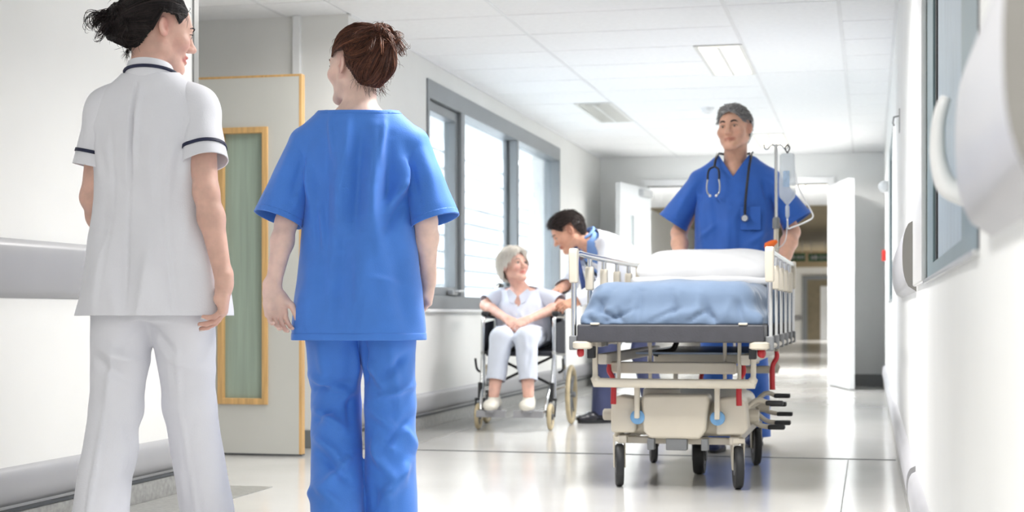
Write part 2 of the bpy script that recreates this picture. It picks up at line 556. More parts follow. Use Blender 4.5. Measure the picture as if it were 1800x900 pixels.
# ---- long window in the left wall
def window_left():
    Y0, Y1, Z0, Z1 = 9.58, 13.96, 0.775, 2.275
    x0, x1 = XL - 0.13, XL + 0.012
    w = empty('window_1', (XL - 0.06, (Y0 + Y1) / 2, Z0))
    struct(w, 'long grey aluminium framed window beside the wheelchair', 'window')
    inv = Vector((-(XL - 0.06), -(Y0 + Y1) / 2, -Z0))
    def part(name, mb, m, **k):
        mb.v = [tuple(Vector(p) + inv) for p in mb.v]
        return mb.build(name, m, w, **k)
    f = MB().box((x0, Y0, Z1 - 0.12), (x1, Y1, Z1)).box((x0, Y0, Z0), (x1, Y1, Z0 + 0.09)).box((x0, Y0, Z0 + 0.09), (x1, Y0 + 0.045, Z1 - 0.12)).box((x0, Y1 - 0.05, Z0 + 0.09), (x1, Y1, Z1 - 0.12))
    part('frame', f, 'aluminium', bevel=0.004)
    for y, t in ((10.48, 0.05), (12.22, 0.035)):
        part('mullion', MB().box((x0 + 0.02, y - t, Z0 + 0.09), (x1 - 0.004, y + t, Z1 - 0.12)), 'aluminium', bevel=0.004)
        part('gasket', MB().box((x0 + 0.05, y - t - 0.012, Z0 + 0.09), (x0 + 0.07, y - t, Z1 - 0.12)), 'black_gasket')
    # opening casement in the first bay
    a, b = Y0 + 0.05, 10.48 - 0.055
    c = MB().box((x0 + 0.03, a, Z1 - 0.19), (x1 - 0.03, b, Z1 - 0.125)).box((x0 + 0.03, a, Z0 + 0.095), (x1 - 0.03, b, Z0 + 0.15)).box((x0 + 0.03, b - 0.06, Z0 + 0.15), (x1 - 0.03, b, Z1 - 0.19)).box((x0 + 0.03, a, Z0 + 0.15), (x1 - 0.03, a + 0.04, Z1 - 0.19))
    cs = part('casement', c, 'aluminium', bevel=0.004)
    h = MB().box((XL - 0.005, 10.12, Z0 + 0.10), (XL + 0.03, 10.26, Z0 + 0.13)).tube([(XL + 0.02, 10.19, Z0 + 0.12), (XL + 0.05, 10.19, Z0 + 0.125), (XL + 0.055, 10.3, Z0 + 0.125)], 0.009, 8)
    h.v = [tuple(Vector(p) + inv) for p in h.v]
    h.build('latch', 'steel', cs, bevel=0.002)
    for ya, yb in ((a + 0.04, b - 0.06), (10.53, 12.185), (12.255, Y1 - 0.05)):
        part('pane', MB().box((x0 + 0.06, ya, Z0 + 0.09), (x0 + 0.066, yb, Z1 - 0.12)), 'clear_pane')
    part('sill', MB().box((XL - 0.01, Y0 - 0.03, Z0 - 0.02), (XL + 0.03, Y1 + 0.03, Z0)), 'white_gloss', bevel=0.004)
window_left()

# ---- teal framed windows in the right wall
def window_right(name, Y0, Y1, Z0, Z1, label, handle):
    w = empty(name, (XR + 0.05, (Y0 + Y1) / 2, Z0))
    struct(w, label, 'window')
    inv = Vector((-(XR + 0.05), -(Y0 + Y1) / 2, -Z0))
    def part(nm, mb, m, par=None, **k):
        mb.v = [tuple(Vector(p) + inv) for p in mb.v]
        return mb.build(nm, m, par or w, **k)
    xa, xb = XR + 0.002, XR + 0.12
    near, far = (Y1 - Y0) * 0.23, (Y1 - Y0) * 0.185
    a, b = Y0 + near, Y1 - far
    f = MB().box((xa, Y0, Z0), (xb, a, Z1)).box((xa, b, Z0), (xb, Y1, Z1)).box((xa, a, Z1 - 0.1), (xb, b, Z1)).box((xa, a, Z0), (xb, b, Z0 + 0.04))
    part('frame', f, 'teal_frame', bevel=0.002)
    part('gasket', MB().box((xa + 0.006, b - 0.06, Z0 + 0.04), (xa + 0.012, b - 0.001, Z1 - 0.1)), 'black_gasket')
    part('gasket', MB().box((xa + 0.006, a + 0.001, Z0 + 0.04), (xa + 0.012, a + 0.05, Z1 - 0.1)), 'black_gasket')
    part('glazing_bead', MB().box((xa + 0.005, a + 0.05, Z0 + 0.04), (xa + 0.012, a + 0.09, Z1 - 0.1)), 'white_gloss')
    part('pane', MB().box((xa + 0.010, a, Z0 + 0.04), (xa + 0.016, b, Z1 - 0.1)), 'frosted_blue')
    part('gasket', MB().box((xa - 0.003, Y0 + 0.004, Z0), (xa + 0.002, Y0 + 0.03, Z1)), 'black_gasket')
    part('sill', MB().box((XR - 0.010, Y0, Z0 - 0.006), (xa + 0.0, Y1 - 0.006, Z0 + 0.004)), 'steel', bevel=0.002)
    if handle:
        # curved white lever standing off the frame
        yh = 2.5
        zs = [0.925, 0.935, 0.95, 0.985, 1.02, 1.05, 1.075, 1.088]
        xs = [XR + 0.04, XR - 0.005, XR - 0.032, XR - 0.044, XR - 0.046, XR - 0.044, XR - 0.038, XR - 0.032]
        rs = [0.020, 0.019, 0.017, 0.0135, 0.012, 0.011, 0.0105, 0.008]
        path = crom([(x, yh, z) for x, z in zip(xs, zs)], 4)
        rr = [float(np.interp(i, [k * 4 for k in range(8)], rs)) for i in range(len(path))]
        hd = part('handle', MB().tube(path, rr, 14), 'white_gloss', smooth=True)
        part('handle_plate', MB().box((XR + 0.016, yh - 0.025, 0.89), (XR + 0.031, yh + 0.025, 1.0)), 'white_gloss', hd, bevel=0.004)
window_right('window_2', 2.24, 4.3, 0.835, 2.3, 'teal framed frosted window with white lever handle in the white wall', True)
window_right('window_3', 10.6, 12.2, 0.835, 2.0, 'smaller teal framed frosted window far along the white wall', False)

# ---- open door in the recess
def recess_door():
    X0, X1, Yd, T, H = -3.80, -2.885, 7.55, 0.045, 1.985
    d = empty('door_1', (X0, Yd, 0))
    struct(d, 'open grey laminate door with beech edges and tall narrow glazed slot', 'door')
    W = X1 - X0
    gx0, gx1, gz0, gz1 = W - 0.72 + 0.125, W - 0.21, 0.295, 1.70
    gx0 = W - 0.44
    z0 = 0.012
    leaf = MB().box((0, 0, z0), (gx0, T, H)).box((gx1, 0, z0), (W - 0.012, T, H)).box((gx0, 0, z0), (gx1, T, gz0)).box((gx0, 0, gz1), (gx1, T, H))
    leaf.build('leaf', 'door_laminate', d)
    MB().box((W - 0.012, -0.001, z0), (W + 0.002, T + 0.001, H)).build('lipping', 'beech_lipping', d)
    MB().box((0, -0.001, H), (W + 0.002, T + 0.001, H + 0.012)).build('lipping', 'beech_lipping', d)
    MB().box((0, -0.001, z0 - 0.006), (W + 0.002, T + 0.001, z0)).build('lipping', 'dark_seal', d)
    b = 0.026
    fr = MB().box((gx0 - b, -0.012, gz0 - b), (gx0 + 0.006, T + 0.012, gz1 + b)).box((gx1 - 0.006, -0.012, gz0 - b), (gx1 + b, T + 0.012, gz1 + b)).box((gx0, -0.012, gz0 - b), (gx1, T + 0.012, gz0 + 0.006)).box((gx0, -0.012, gz1 - 0.006), (gx1, T + 0.012, gz1 + b))
    v = fr.build('vision_frame', 'beech_lipping', d, bevel=0.003)
    MB().box((gx0, T / 2 - 0.003, gz0), (gx1, T / 2 + 0.003, gz1)).build('glass', 'frosted_green', v)
    hg = MB()
    for z in (0.3, 1.0, 1.75):
        hg.lathe([(0.009, 0), (0.009, 0.1)], (-0.008, T / 2, z), n=10)
    hg.build('hinge', 'steel', d, smooth=True)
recess_door()

# ---- double doors at the end
def leaf(name, hinge, ang, W, label, sign, gl=(0.62, 0.76)):
    d = empty(name, (hinge[0], hinge[1], 0), ang)
    struct(d, label, 'door')
    H, T = 2.06, 0.05
    g0, g1, z0, z1 = W * gl[0], W * gl[1], 0.55, 1.75
    MB().box((0, 0, 0.01), (g0, T, H)).box((g1, 0, 0.01), (W, T, H)).box((g0, 0, 0.01), (g1, T, z0)).box((g0, 0, z1), (g1, T, H)).build('leaf', 'door_white', d)
    v = MB().box((g0 - 0.015, -0.006, z0 - 0.015), (g0 + 0.004, T + 0.006, z1 + 0.015)).box((g1 - 0.004, -0.006, z0 - 0.015), (g1 + 0.015, T + 0.006, z1 + 0.015)).box((g0, -0.006, z0 - 0.015), (g1, T + 0.006, z0 + 0.004)).box((g0, -0.006, z1 - 0.004), (g1, T + 0.006, z1 + 0.015)).build('vision_frame', 'door_white', d)
    MB().box((g0, T / 2 - 0.003, z0), (g1, T / 2 + 0.003, z1)).build('glass', 'frosted_grey', v)
    if sign:
        MB().box((W * 0.84, -0.004 if sign < 0 else T, 1.5), (W * 0.84 + 0.1, 0 if sign < 0 else T + 0.004, 1.66)).build('notice', 'blue_sign', d)
    MB().box((W * 0.08, T, H - 0.1), (W * 0.4, T + 0.05, H - 0.03)).build('door_closer', 'steel', d, bevel=0.004)
leaf('door_2', (OX0, YE - 0.04), math.radians(-101), 0.94, 'white fire door leaf folded back beside the doctor', -1, (0.56, 0.68))
leaf('door_3', (OX1 + 0.02, YE - 0.04), math.radians(-77), 0.94, 'white fire door leaf standing open by the white wall', 0)

# ---- things on the walls and ceiling
o = MB().box((-0.045, -0.04, -0.06), (0.045, 0.0, 0.06)).build('alarm_sounder', 'white_gloss', bevel=0.01)
o.location = (XL + 0.30, YE, 1.72)
tag(o, 'small white alarm box high on the cross wall by the window', 'alarm')
sw = empty('wall_hook', (XR, 8.0, 1.66))
MB().box((-0.006, -0.03, 0), (0, 0.03, 0.12)).build('plate', 'steel', sw, bevel=0.002)
MB().tube([(-0.006, 0, 0.085), (-0.03, 0, 0.08), (-0.035, 0, 0.05), (-0.028, 0, 0.035)], 0.005, 8).build('hook', 'steel', sw, smooth=True)
tag(sw, 'small metal hook plate on the white wall above head height', 'hook')
rb = MB().box((-0.04, -0.05, -0.05), (0, 0.05, 0.05)).build('break_glass_call_point', 'red_box', bevel=0.006)
rb.location = (XR, 14.6, 1.28)
tag(rb, 'small red call point on the white wall near the doors', 'call point')
sd = empty('smoke_detector', (-1.27, 12.4, ZC))
MB().lathe([(0.05, 0), (0.05, -0.012), (0.042, -0.03), (0.02, -0.04)], n=20).build('body', 'white_gloss', sd, smooth=True)
MB().lathe([(0.055, 0.0), (0.055, -0.008)], n=20).build('base', 'white_gloss', sd, smooth=True)
tag(sd, 'round white smoke detector on the ceiling', 'smoke detector')
o = MB().sphere((0, 0, 0), (0.05, 0.06, 0.05), 14, 8).build('dome_sensor', 'white_gloss', smooth=True)
o.location = (XR - 0.03, 12.9, 1.78)
tag(o, 'small white domed sensor on the far white wall', 'sensor')

# far corridor: signs, door frame, rail
def hanging_sign(x0, x1, y, z0, z1, label):
    r = empty('exit_sign', ((x0 + x1) / 2, y, z0))
    w = (x1 - x0) / 2
    MB().box((-w, -0.02, 0), (w, 0.02, z1 - z0)).build('panel', 'sign_green', r, bevel=0.003)
    h = z1 - z0
    MB().box((-w * 0.75, -0.024, h * 0.3), (-w * 0.25, -0.02, h * 0.7)).prism([(-w * 0.25, h * 0.15), (0.02 - w * 0.02, h * 0.5), (-w * 0.25, h * 0.85)], (0, -0.024, 0), (1, 0, 0), (0, 0, 1), (0, 0.004, 0)).build('arrow', 'sign_white', r)
    m = MB()
    for k in range(4):
        m.box((w * (0.15 + 0.2 * k), -0.024, h * 0.3), (w * (0.27 + 0.2 * k), -0.02, h * 0.7))
    m.build('pictogram', 'sign_white', r)
    for s in (-1, 1):
        MB().tube([(s * w * 0.7, 0, h), (s * w * 0.7, 0, ZC - z0)], 0.006, 6).build('rod', 'steel', r)
    tag(r, label, 'sign')
hanging_sign(-1.90, -1.44, 36.0, 1.94, 2.12, 'green hanging exit sign beside the pushing man far away')
hanging_sign(-1.38, -0.94, 36.2, 1.94, 2.12, 'green hanging exit sign next to the open fire door leaf far away')
dr = empty('door_4', (-1.22, BEY, 0))
struct(dr, 'distant grey framed doorway with a pale door inside', 'door')
MB().box((-0.62, -0.06, 0), (-0.48, 0.02, 1.8)).box((0.72, -0.06, 0), (0.86, 0.02, 1.8)).box((-0.48, -0.06, 1.68), (0.72, 0.02, 1.8)).build('frame', 'aluminium', dr)
MB().box((-0.48, -0.02, 0), (0.72, -0.01, 1.68)).build('leaf', 'doorway_dark', dr)  # brown sheet standing for the dark opening of the doorway
MB().box((-0.12, -0.05, 0), (0.3, -0.02, 1.5)).build('pale_panel', 'door_white', dr)
MB().box((0.3, -0.05, 0), (0.4, -0.02, 1.5)).build('timber_edge', 'beech_lipping', dr)
o = MB().box((BX0, BEY - 0.05, 0.55), (-1.86, BEY, 0.68)).build('crash_rail', 'crash_rail', bevel=0.01)
tag(o, 'grey crash rail on the distant white wall', 'crash rail')

# ---- building across the courtyard
bl = empty('courtyard_building', (-9.0, 12.0, -0.5))
MB().box((-0.6, -9, -3), (-0.05, 30, 5.2)).build('wall', 'facade_joint', bl)
bsrc = None
for k in range(17):
    z = -1.0 + 0.36 * k
    if bsrc is None:
        bsrc = MB().box((-0.05, -9, 0), (0.02, 30, 0.30)).build('cladding_board', 'facade_white', bl, bevel=0.008)
        o = bsrc
    else:
        o = share(bsrc, 'cladding_board', bl)
    o.location = (0, 0, z)
MB().box((0.02, -9, 0.62), (0.12, 30, 0.84)).build('blue_band', 'facade_blue', bl)
tag(bl, 'white clad building across the courtyard outside the long window', 'building')
gr = MB().box((-16, -4, -0.4), (XL - WT - 0.02, 30, -0.3)).build('courtyard_paving', 'facade_white')
tag(gr, 'pale courtyard paving outside the long window', 'ground', kind='structure')
# ------------------------------------------------------------------ implicit-surface modelling
A3 = lambda p: np.array(p, dtype=np.float64)
def unit(v):
    v = A3(v)
    return v / (np.linalg.norm(v) + 1e-12)

class Seg:
    """tapered segment with elliptical section (half-width a along R, half-depth b across)"""
    def __init__(s, p0, p1, a0, a1=None, b0=None, b1=None, R=None, k=0.02, cut=False, end=None):
        s.p0, s.p1 = A3(p0), A3(p1)
        s.a0 = a0; s.a1 = a0 if a1 is None else a1
        s.b0 = s.a0 if b0 is None else b0
        s.b1 = (s.a1 if b0 is None else s.b0) if b1 is None else b1
        ax = s.p1 - s.p0
        s.L = max(np.linalg.norm(ax), 1e-6)
        s.A = ax / s.L if s.L > 1e-5 else A3((0, 0, 1))
        R = A3(R) if R is not None else (A3((1, 0, 0)) if abs(s.A[0]) < 0.9 else A3((0, 1, 0)))
        R = R - s.A * R.dot(s.A)
        s.R = unit(R)
        s.F = np.cross(s.A, s.R)
        s.k, s.cut, s.end = k, cut, end
        m = max(s.a0, s.a1, s.b0, s.b1)
        s.lo = np.minimum(s.p0, s.p1) - m
        s.hi = np.maximum(s.p0, s.p1) + m
    def d(s, X, Y, Z):
        x, y, z = X - s.p0[0], Y - s.p0[1], Z - s.p0[2]
        u = x * s.A[0] + y * s.A[1] + z * s.A[2]
        t = np.clip(u / s.L, 0, 1)
        u = u - t * s.L
        r = x * s.R[0] + y * s.R[1] + z * s.R[2]
        f = x * s.F[0] + y * s.F[1] + z * s.F[2]
        a = s.a0 + (s.a1 - s.a0) * t
        b = s.b0 + (s.b1 - s.b0) * t
        c = np.minimum(a, b) if s.end is None else s.end
        q = (r / a) ** 2 + (f / b) ** 2 + (u / c) ** 2
        k0 = np.sqrt(q) + 1e-9
        k1 = np.sqrt((r / a ** 2) ** 2 + (f / b ** 2) ** 2 + (u / c ** 2) ** 2) + 1e-9
        return k0 * (k0 - 1) / k1

class Ell:
    def __init__(s, c, r, M=None, k=0.02, cut=False):
        s.c, s.r = A3(c), A3(r)
        s.M = np.eye(3) if M is None else A3(M)      # rows: local axes
        s.k, s.cut = k, cut
        m = s.r.max()
        s.lo, s.hi = s.c - m, s.c + m
    def d(s, X, Y, Z):
        x, y, z = X - s.c[0], Y - s.c[1], Z - s.c[2]
        q = [x * s.M[i][0] + y * s.M[i][1] + z * s.M[i][2] for i in range(3)]
        k0 = np.sqrt(sum((q[i] / s.r[i]) ** 2 for i in range(3))) + 1e-9
        k1 = np.sqrt(sum((q[i] / s.r[i] ** 2) ** 2 for i in range(3))) + 1e-9
        return k0 * (k0 - 1) / k1

class RBox:
    def __init__(s, c, h, rad, M=None, k=0.01, cut=False):
        s.c, s.h, s.rad = A3(c), A3(h), rad
        s.M = np.eye(3) if M is None else A3(M)
        s.k, s.cut = k, cut
        m = np.linalg.norm(s.h)
        s.lo, s.hi = s.c - m, s.c + m
    def d(s, X, Y, Z):
        x, y, z = X - s.c[0], Y - s.c[1], Z - s.c[2]
        q = [np.abs(x * s.M[i][0] + y * s.M[i][1] + z * s.M[i][2]) - (s.h[i] - s.rad) for i in range(3)]
        out = np.sqrt(sum(np.maximum(e, 0) ** 2 for e in q))
        return out + np.minimum(np.maximum(np.maximum(q[0], q[1]), q[2]), 0) - s.rad

def field(prims, lo, hi, h, warp=None):
    lo, hi = A3(lo), A3(hi)
    n = np.ceil((hi - lo) / h).astype(int) + 1
    ax = [lo[i] + h * np.arange(n[i]) for i in range(3)]
    F = np.full(n, 0.25, dtype=np.float32)
    for p in prims:
        mg = p.k + 3.5 * h
        i0 = np.clip(np.floor((p.lo - mg - lo) / h).astype(int), 0, n)
        i1 = np.clip(np.ceil((p.hi + mg - lo) / h).astype(int) + 1, 0, n)
        if np.any(i1 - i0 < 1): continue
        sl = tuple(slice(a, b) for a, b in zip(i0, i1))
        X = ax[0][sl[0]][:, None, None]; Y = ax[1][sl[1]][None, :, None]; Z = ax[2][sl[2]][None, None, :]
        d = p.d(X, Y, Z).astype(np.float32)
        f = F[sl]
        k = max(p.k, 1e-5)
        if p.cut:
            hh = np.maximum(k - np.abs(f + d), 0) / k
            F[sl] = np.maximum(f, -d) + hh * hh * k * 0.25
        else:
            hh = np.maximum(k - np.abs(f - d), 0) / k
            F[sl] = np.minimum(f, d) - hh * hh * k * 0.25
    return F, lo, h

def nets(F, lo, h, smooth=1):
    """naive surface nets -> verts, quads"""
    S = F < 0
    nx, ny, nz = F.shape
    c = np.zeros((nx - 1, ny - 1, nz - 1), dtype=np.int8)
    for a in (0, 1):
        for b in (0, 1):
            for d in (0, 1):
                c += S[a:nx - 1 + a, b:ny - 1 + b, d:nz - 1 + d]
    act = (c > 0) & (c < 8)
    idx = np.argwhere(act)
    if len(idx) == 0: return np.zeros((0, 3)), np.zeros((0, 4), int)
    vid = -np.ones(act.shape, dtype=np.int64)
    vid[act] = np.arange(len(idx))
    pos = np.zeros((len(idx), 3)); cnt = np.zeros(len(idx))
    I, J, K = idx.T
    cor = [(a, b, d) for a in (0, 1) for b in (0, 1) for d in (0, 1)]
    val = {q: F[I + q[0], J + q[1], K + q[2]].astype(np.float64) for q in cor}
    for q in cor:
        for ax in range(3):
            if q[ax]: continue
            r = list(q); r[ax] = 1; r = tuple(r)
            a, b = val[q], val[r]
            m = (a < 0) != (b < 0)
            t = np.where(m, a / np.where(m, a - b, 1), 0)
            e = np.zeros((len(idx), 3)) + A3(q)
            e[:, ax] += t
            pos[m] += e[m]; cnt[m] += 1
    pos = pos / cnt[:, None] + idx
    V = lo + pos * h
    quads = []
    for ax in range(3):
        u, v = (ax + 1) % 3, (ax + 2) % 3
        sl0 = [slice(None)] * 3; sl1 = [slice(None)] * 3
        sl0[ax] = slice(0, -1); sl1[ax] = slice(1, None)
        a, b = S[tuple(sl0)], S[tuple(sl1)]
        E = np.argwhere(a != b)
        if len(E) == 0: continue
        dims = [nx - 1, ny - 1, nz - 1]
        ok = (E[:, u] > 0) & (E[:, v] > 0) & (E[:, u] < dims[u]) & (E[:, v] < dims[v]) & (E[:, ax] < dims[ax])
        E = E[ok]
        flip = a[tuple(E.T)]
        def cell(du, dv):
            e = E.copy(); e[:, u] -= du; e[:, v] -= dv
            return vid[tuple(e.T)]
        q = np.stack([cell(1, 1), cell(0, 1), cell(0, 0), cell(1, 0)], 1)
        q[~flip] = q[~flip][:, ::-1]
        quads.append(q)
    Q = np.concatenate(quads)
    Q = Q[(Q >= 0).all(1)]
    V = lap(V, Q, smooth)
    return V, Q

def lap(V, Q, it, lam=0.5):
    for _ in range(it):
        acc = np.zeros_like(V); n = np.zeros(len(V))
        for i in range(4):
            a, b = Q[:, i], Q[:, (i + 1) % 4]
            np.add.at(acc, a, V[b]); np.add.at(n, a, 1)
            np.add.at(acc, b, V[a]); np.add.at(n, b, 1)
        g = n > 0
        V[g] = V[g] * (1 - lam) + lam * acc[g] / n[g][:, None]
    return V

def normals(V, Q):
    N = np.zeros_like(V)
    fn = np.cross(V[Q[:, 2]] - V[Q[:, 0]], V[Q[:, 3]] - V[Q[:, 1]])
    for i in range(4): np.add.at(N, Q[:, i], fn)
    return N / (np.linalg.norm(N, axis=1)[:, None] + 1e-12)

def surf(prims, h, lo=None, hi=None, smooth=1):
    if lo is None: lo = np.min([p.lo for p in prims if not p.cut], axis=0) - 3 * h - 0.012
    if hi is None: hi = np.max([p.hi for p in prims if not p.cut], axis=0) + 3 * h + 0.012
    F, lo, h = field(prims, lo, hi, h)
    return nets(F, lo, h, smooth)

def vnoise(P, seed=0):
    """cheap smooth noise in [-1,1]"""
    rs = np.random.RandomState(seed)
    out = np.zeros(len(P))
    for i in range(7):
        d = rs.normal(size=3); d /= np.linalg.norm(d)
        d *= rs.uniform(0.6, 1.6)
        out += np.sin(P @ d * 6.28 + rs.uniform(0, 6.28))
    return out / 4.0

def folds(V, segs):
    """sum of soft ridges along segments: (a, b, width, amp)"""
    out = np.zeros(len(V))
    for a, b, w, amp in segs:
        a, b = A3(a), A3(b)
        ab = b - a
        t = np.clip((V - a) @ ab / (ab @ ab), 0, 1)
        d = np.linalg.norm(V - a - t[:, None] * ab, axis=1)
        out += amp * np.exp(-(d / w) ** 2) * (0.35 + 0.65 * np.sin(np.pi * np.clip(t, 0.04, 0.96)))
    return out

def np_mesh(name, V, Q, m, parent=None, smooth=True, tint=None, cuts=(), solid=0.0, thresh=None):
    """numpy verts/quads -> object; cuts: list of (co, no, centre, radius) planes removing the +no side near centre"""
    me = bpy.data.meshes.new(name)
    me.from_pydata(V.tolist(), [], Q.tolist())
    bm = bmesh.new(); bm.from_mesh(me)
    for co, no, cen, rad in cuts:
        co, no = Vector(co), Vector(no).normalized()
        cen = Vector(cen)
        fs = [f for f in bm.faces if (f.calc_center_median() - cen).length < rad]
        es = {e for f in fs for e in f.edges}; vs = {v for f in fs for v in f.verts}
        r = bmesh.ops.bisect_plane(bm, geom=list(fs) + list(es) + list(vs), plane_co=co, plane_no=no, clear_outer=False, clear_inner=False)
        dead = [f for f in bm.faces if (f.calc_center_median() - co).dot(no) > 1e-5 and (f.calc_center_median() - cen).length < rad]
        bmesh.ops.delete(bm, geom=dead, context='FACES')
    loose = [v for v in bm.verts if not v.link_faces]
    bmesh.ops.delete(bm, geom=loose, context='VERTS')
    bm.to_mesh(me); bm.free()
    me.polygons.foreach_set('use_smooth', [smooth] * len(me.polygons))
    if tint is not None and not cuts:
        at = me.attributes.new('tint', 'FLOAT', 'POINT')
        at.data.foreach_set('value', np.asarray(tint, dtype=np.float32))
    o = bpy.data.objects.new(name, me)
    COL.objects.link(o)
    me.materials.append(MATS[m] if isinstance(m, str) else m)
    if parent is not None: o.parent = parent
    if solid:
        s = o.modifiers.new('solid', 'SOLIDIFY')
        s.thickness = solid
        s.offset = -1
    return o

def band_of(o, name, m, p0, n0, p1, n1, cen, rad, off=0.0015, parent=None, rng=None, thick=0.002):
    """strip of a garment between two planes, lifted off its surface (piping, cuff trim)"""
    bm = bmesh.new(); bm.from_mesh(o.data)
    bm.normal_update()
    cen = Vector(cen)
    dead = [f for f in bm.faces if (f.calc_center_median() - cen).length > rad or (rng and not rng[0] <= f.verts[0].index < rng[1])]
    bmesh.ops.delete(bm, geom=dead, context='FACES')
    for co, no in ((p0, n0), (p1, n1)):
        bmesh.ops.bisect_plane(bm, geom=bm.verts[:] + bm.edges[:] + bm.faces[:], plane_co=Vector(co), plane_no=Vector(no).normalized(), clear_outer=True)
    for v in bm.verts: v.co += v.normal * off
    me = bpy.data.meshes.new(name)
    bm.to_mesh(me); bm.free()
    me.polygons.foreach_set('use_smooth', [True] * len(me.polygons))
    b = bpy.data.objects.new(name, me); COL.objects.link(b)
    me.materials.append(MATS[m]); b.parent = parent if parent is not None else o
    s = b.modifiers.new('solid', 'SOLIDIFY'); s.thickness = thick; s.offset = 0
    return b
# ------------------------------------------------------------------ hospital trolley
mat('bed_beige', srgb(208, 200, 184), 0.42, 0.03, 4)
mat('bed_beige_dark', srgb(196, 189, 176), 0.45, 0.04, 4)
mat('charcoal_vinyl', srgb(64, 64, 69), 0.5, 0.05, 20, 0.1, 120)
mat('blue_sheet', srgb(104, 123, 148), 0.85, 0.04, 5, 0.12, 26, sheen=0.2)
mat('white_sheet', srgb(232, 233, 235), 0.85, 0.015, 5, 0.12, 26, sheen=0.2)
mat('chrome', srgb(205, 206, 206), 0.16, 0.02, 4, metal=1.0)
mat('black_rubber', srgb(36, 37, 39), 0.55, 0.05, 10)
mat('grey_plastic', srgb(120, 122, 124), 0.45, 0.04, 10)
mat('red_lever', srgb(178, 34, 42), 0.35, 0.04, 10)
mat('blue_disc', srgb(110, 160, 205), 0.35, 0.03, 10)
mat('tray_blue', srgb(140, 158, 185), 0.25, 0.03, 4)
mat('cream_tyre', srgb(200, 184, 148), 0.6, 0.06, 20)
mat('black_seat', srgb(42, 44, 52), 0.6, 0.06, 12, 0.1, 60)
mat('orange_plastic', srgb(240, 110, 30), 0.4, 0.03, 10)
mat('label_blue', srgb(172, 196, 222), 0.4, 0.08, 40)
mat('clear_plastic', srgb(222, 230, 236), 0.15, 0.02, 6, spec=0.7)

def translucent(name, thin):
    m = MATS[name]
    N, L = m.node_tree.nodes, m.node_tree.links
    t = N.new('ShaderNodeBsdfTransparent'); x = N.new('ShaderNodeMixShader')
    x.inputs[0].default_value = thin
    L.new(N['Principled BSDF'].outputs[0], x.inputs[1]); L.new(t.outputs[0], x.inputs[2])
    L.new(x.outputs[0], N['Material Output'].inputs['Surface'])
translucent('clear_plastic', 0.5)

def caster(root, x, y, r, w, ztop, trail=0.04, m='bed_beige', face=0.0):
    f = MB()
    ca, sa = math.cos(face), math.sin(face)
    T = lambda p: (x + p[0] * ca - p[1] * sa, y + p[0] * sa + p[1] * ca, p[2])
    for s in (-1, 1):
        f.prism([(-0.018, r - 0.012), (0.018, r - 0.012), (0.028 + trail, ztop - 0.06), (0.03 + trail, ztop - 0.03), (-0.02, ztop - 0.03)],
                (s * (w / 2 + 0.006) - 0.003, 0, 0), (0, 1, 0), (0, 0, 1), (0.006, 0, 0))
    f.box((-w / 2 - 0.009, -0.03, ztop - 0.04), (w / 2 + 0.009, 0.03 + trail, ztop - 0.018))
    f.lathe([(0.022, 0), (0.022, 0.02)], (0, trail, ztop - 0.02), n=14)
    f.v = [T(p) for p in f.v]
    fk = f.build('caster_fork', m, root, bevel=0.003)
    t = MB().lathe([(r * 0.72, -w * 0.5), (r * 0.93, -w * 0.5), (r, -w * 0.28), (r, w * 0.28), (r * 0.93, w * 0.5), (r * 0.72, w * 0.5)], (0, 0, r), (1, 0, 0), 28)
    t.v = [T(p) for p in t.v]
    wh = t.build('wheel', 'black_rubber', root, smooth=True)
    hb = MB().lathe([(r * 0.2, -w * 0.56), (r * 0.3, -w * 0.52), (r * 0.7, -w * 0.42), (r * 0.74, -w * 0.5), (r * 0.74, w * 0.5), (r * 0.7, w * 0.42), (r * 0.3, w * 0.52), (r * 0.2, w * 0.56)], (0, 0, r), (1, 0, 0), 24)
    hb.v = [T(p) for p in hb.v]
    hb.build('hub', 'grey_plastic', wh, smooth=True)

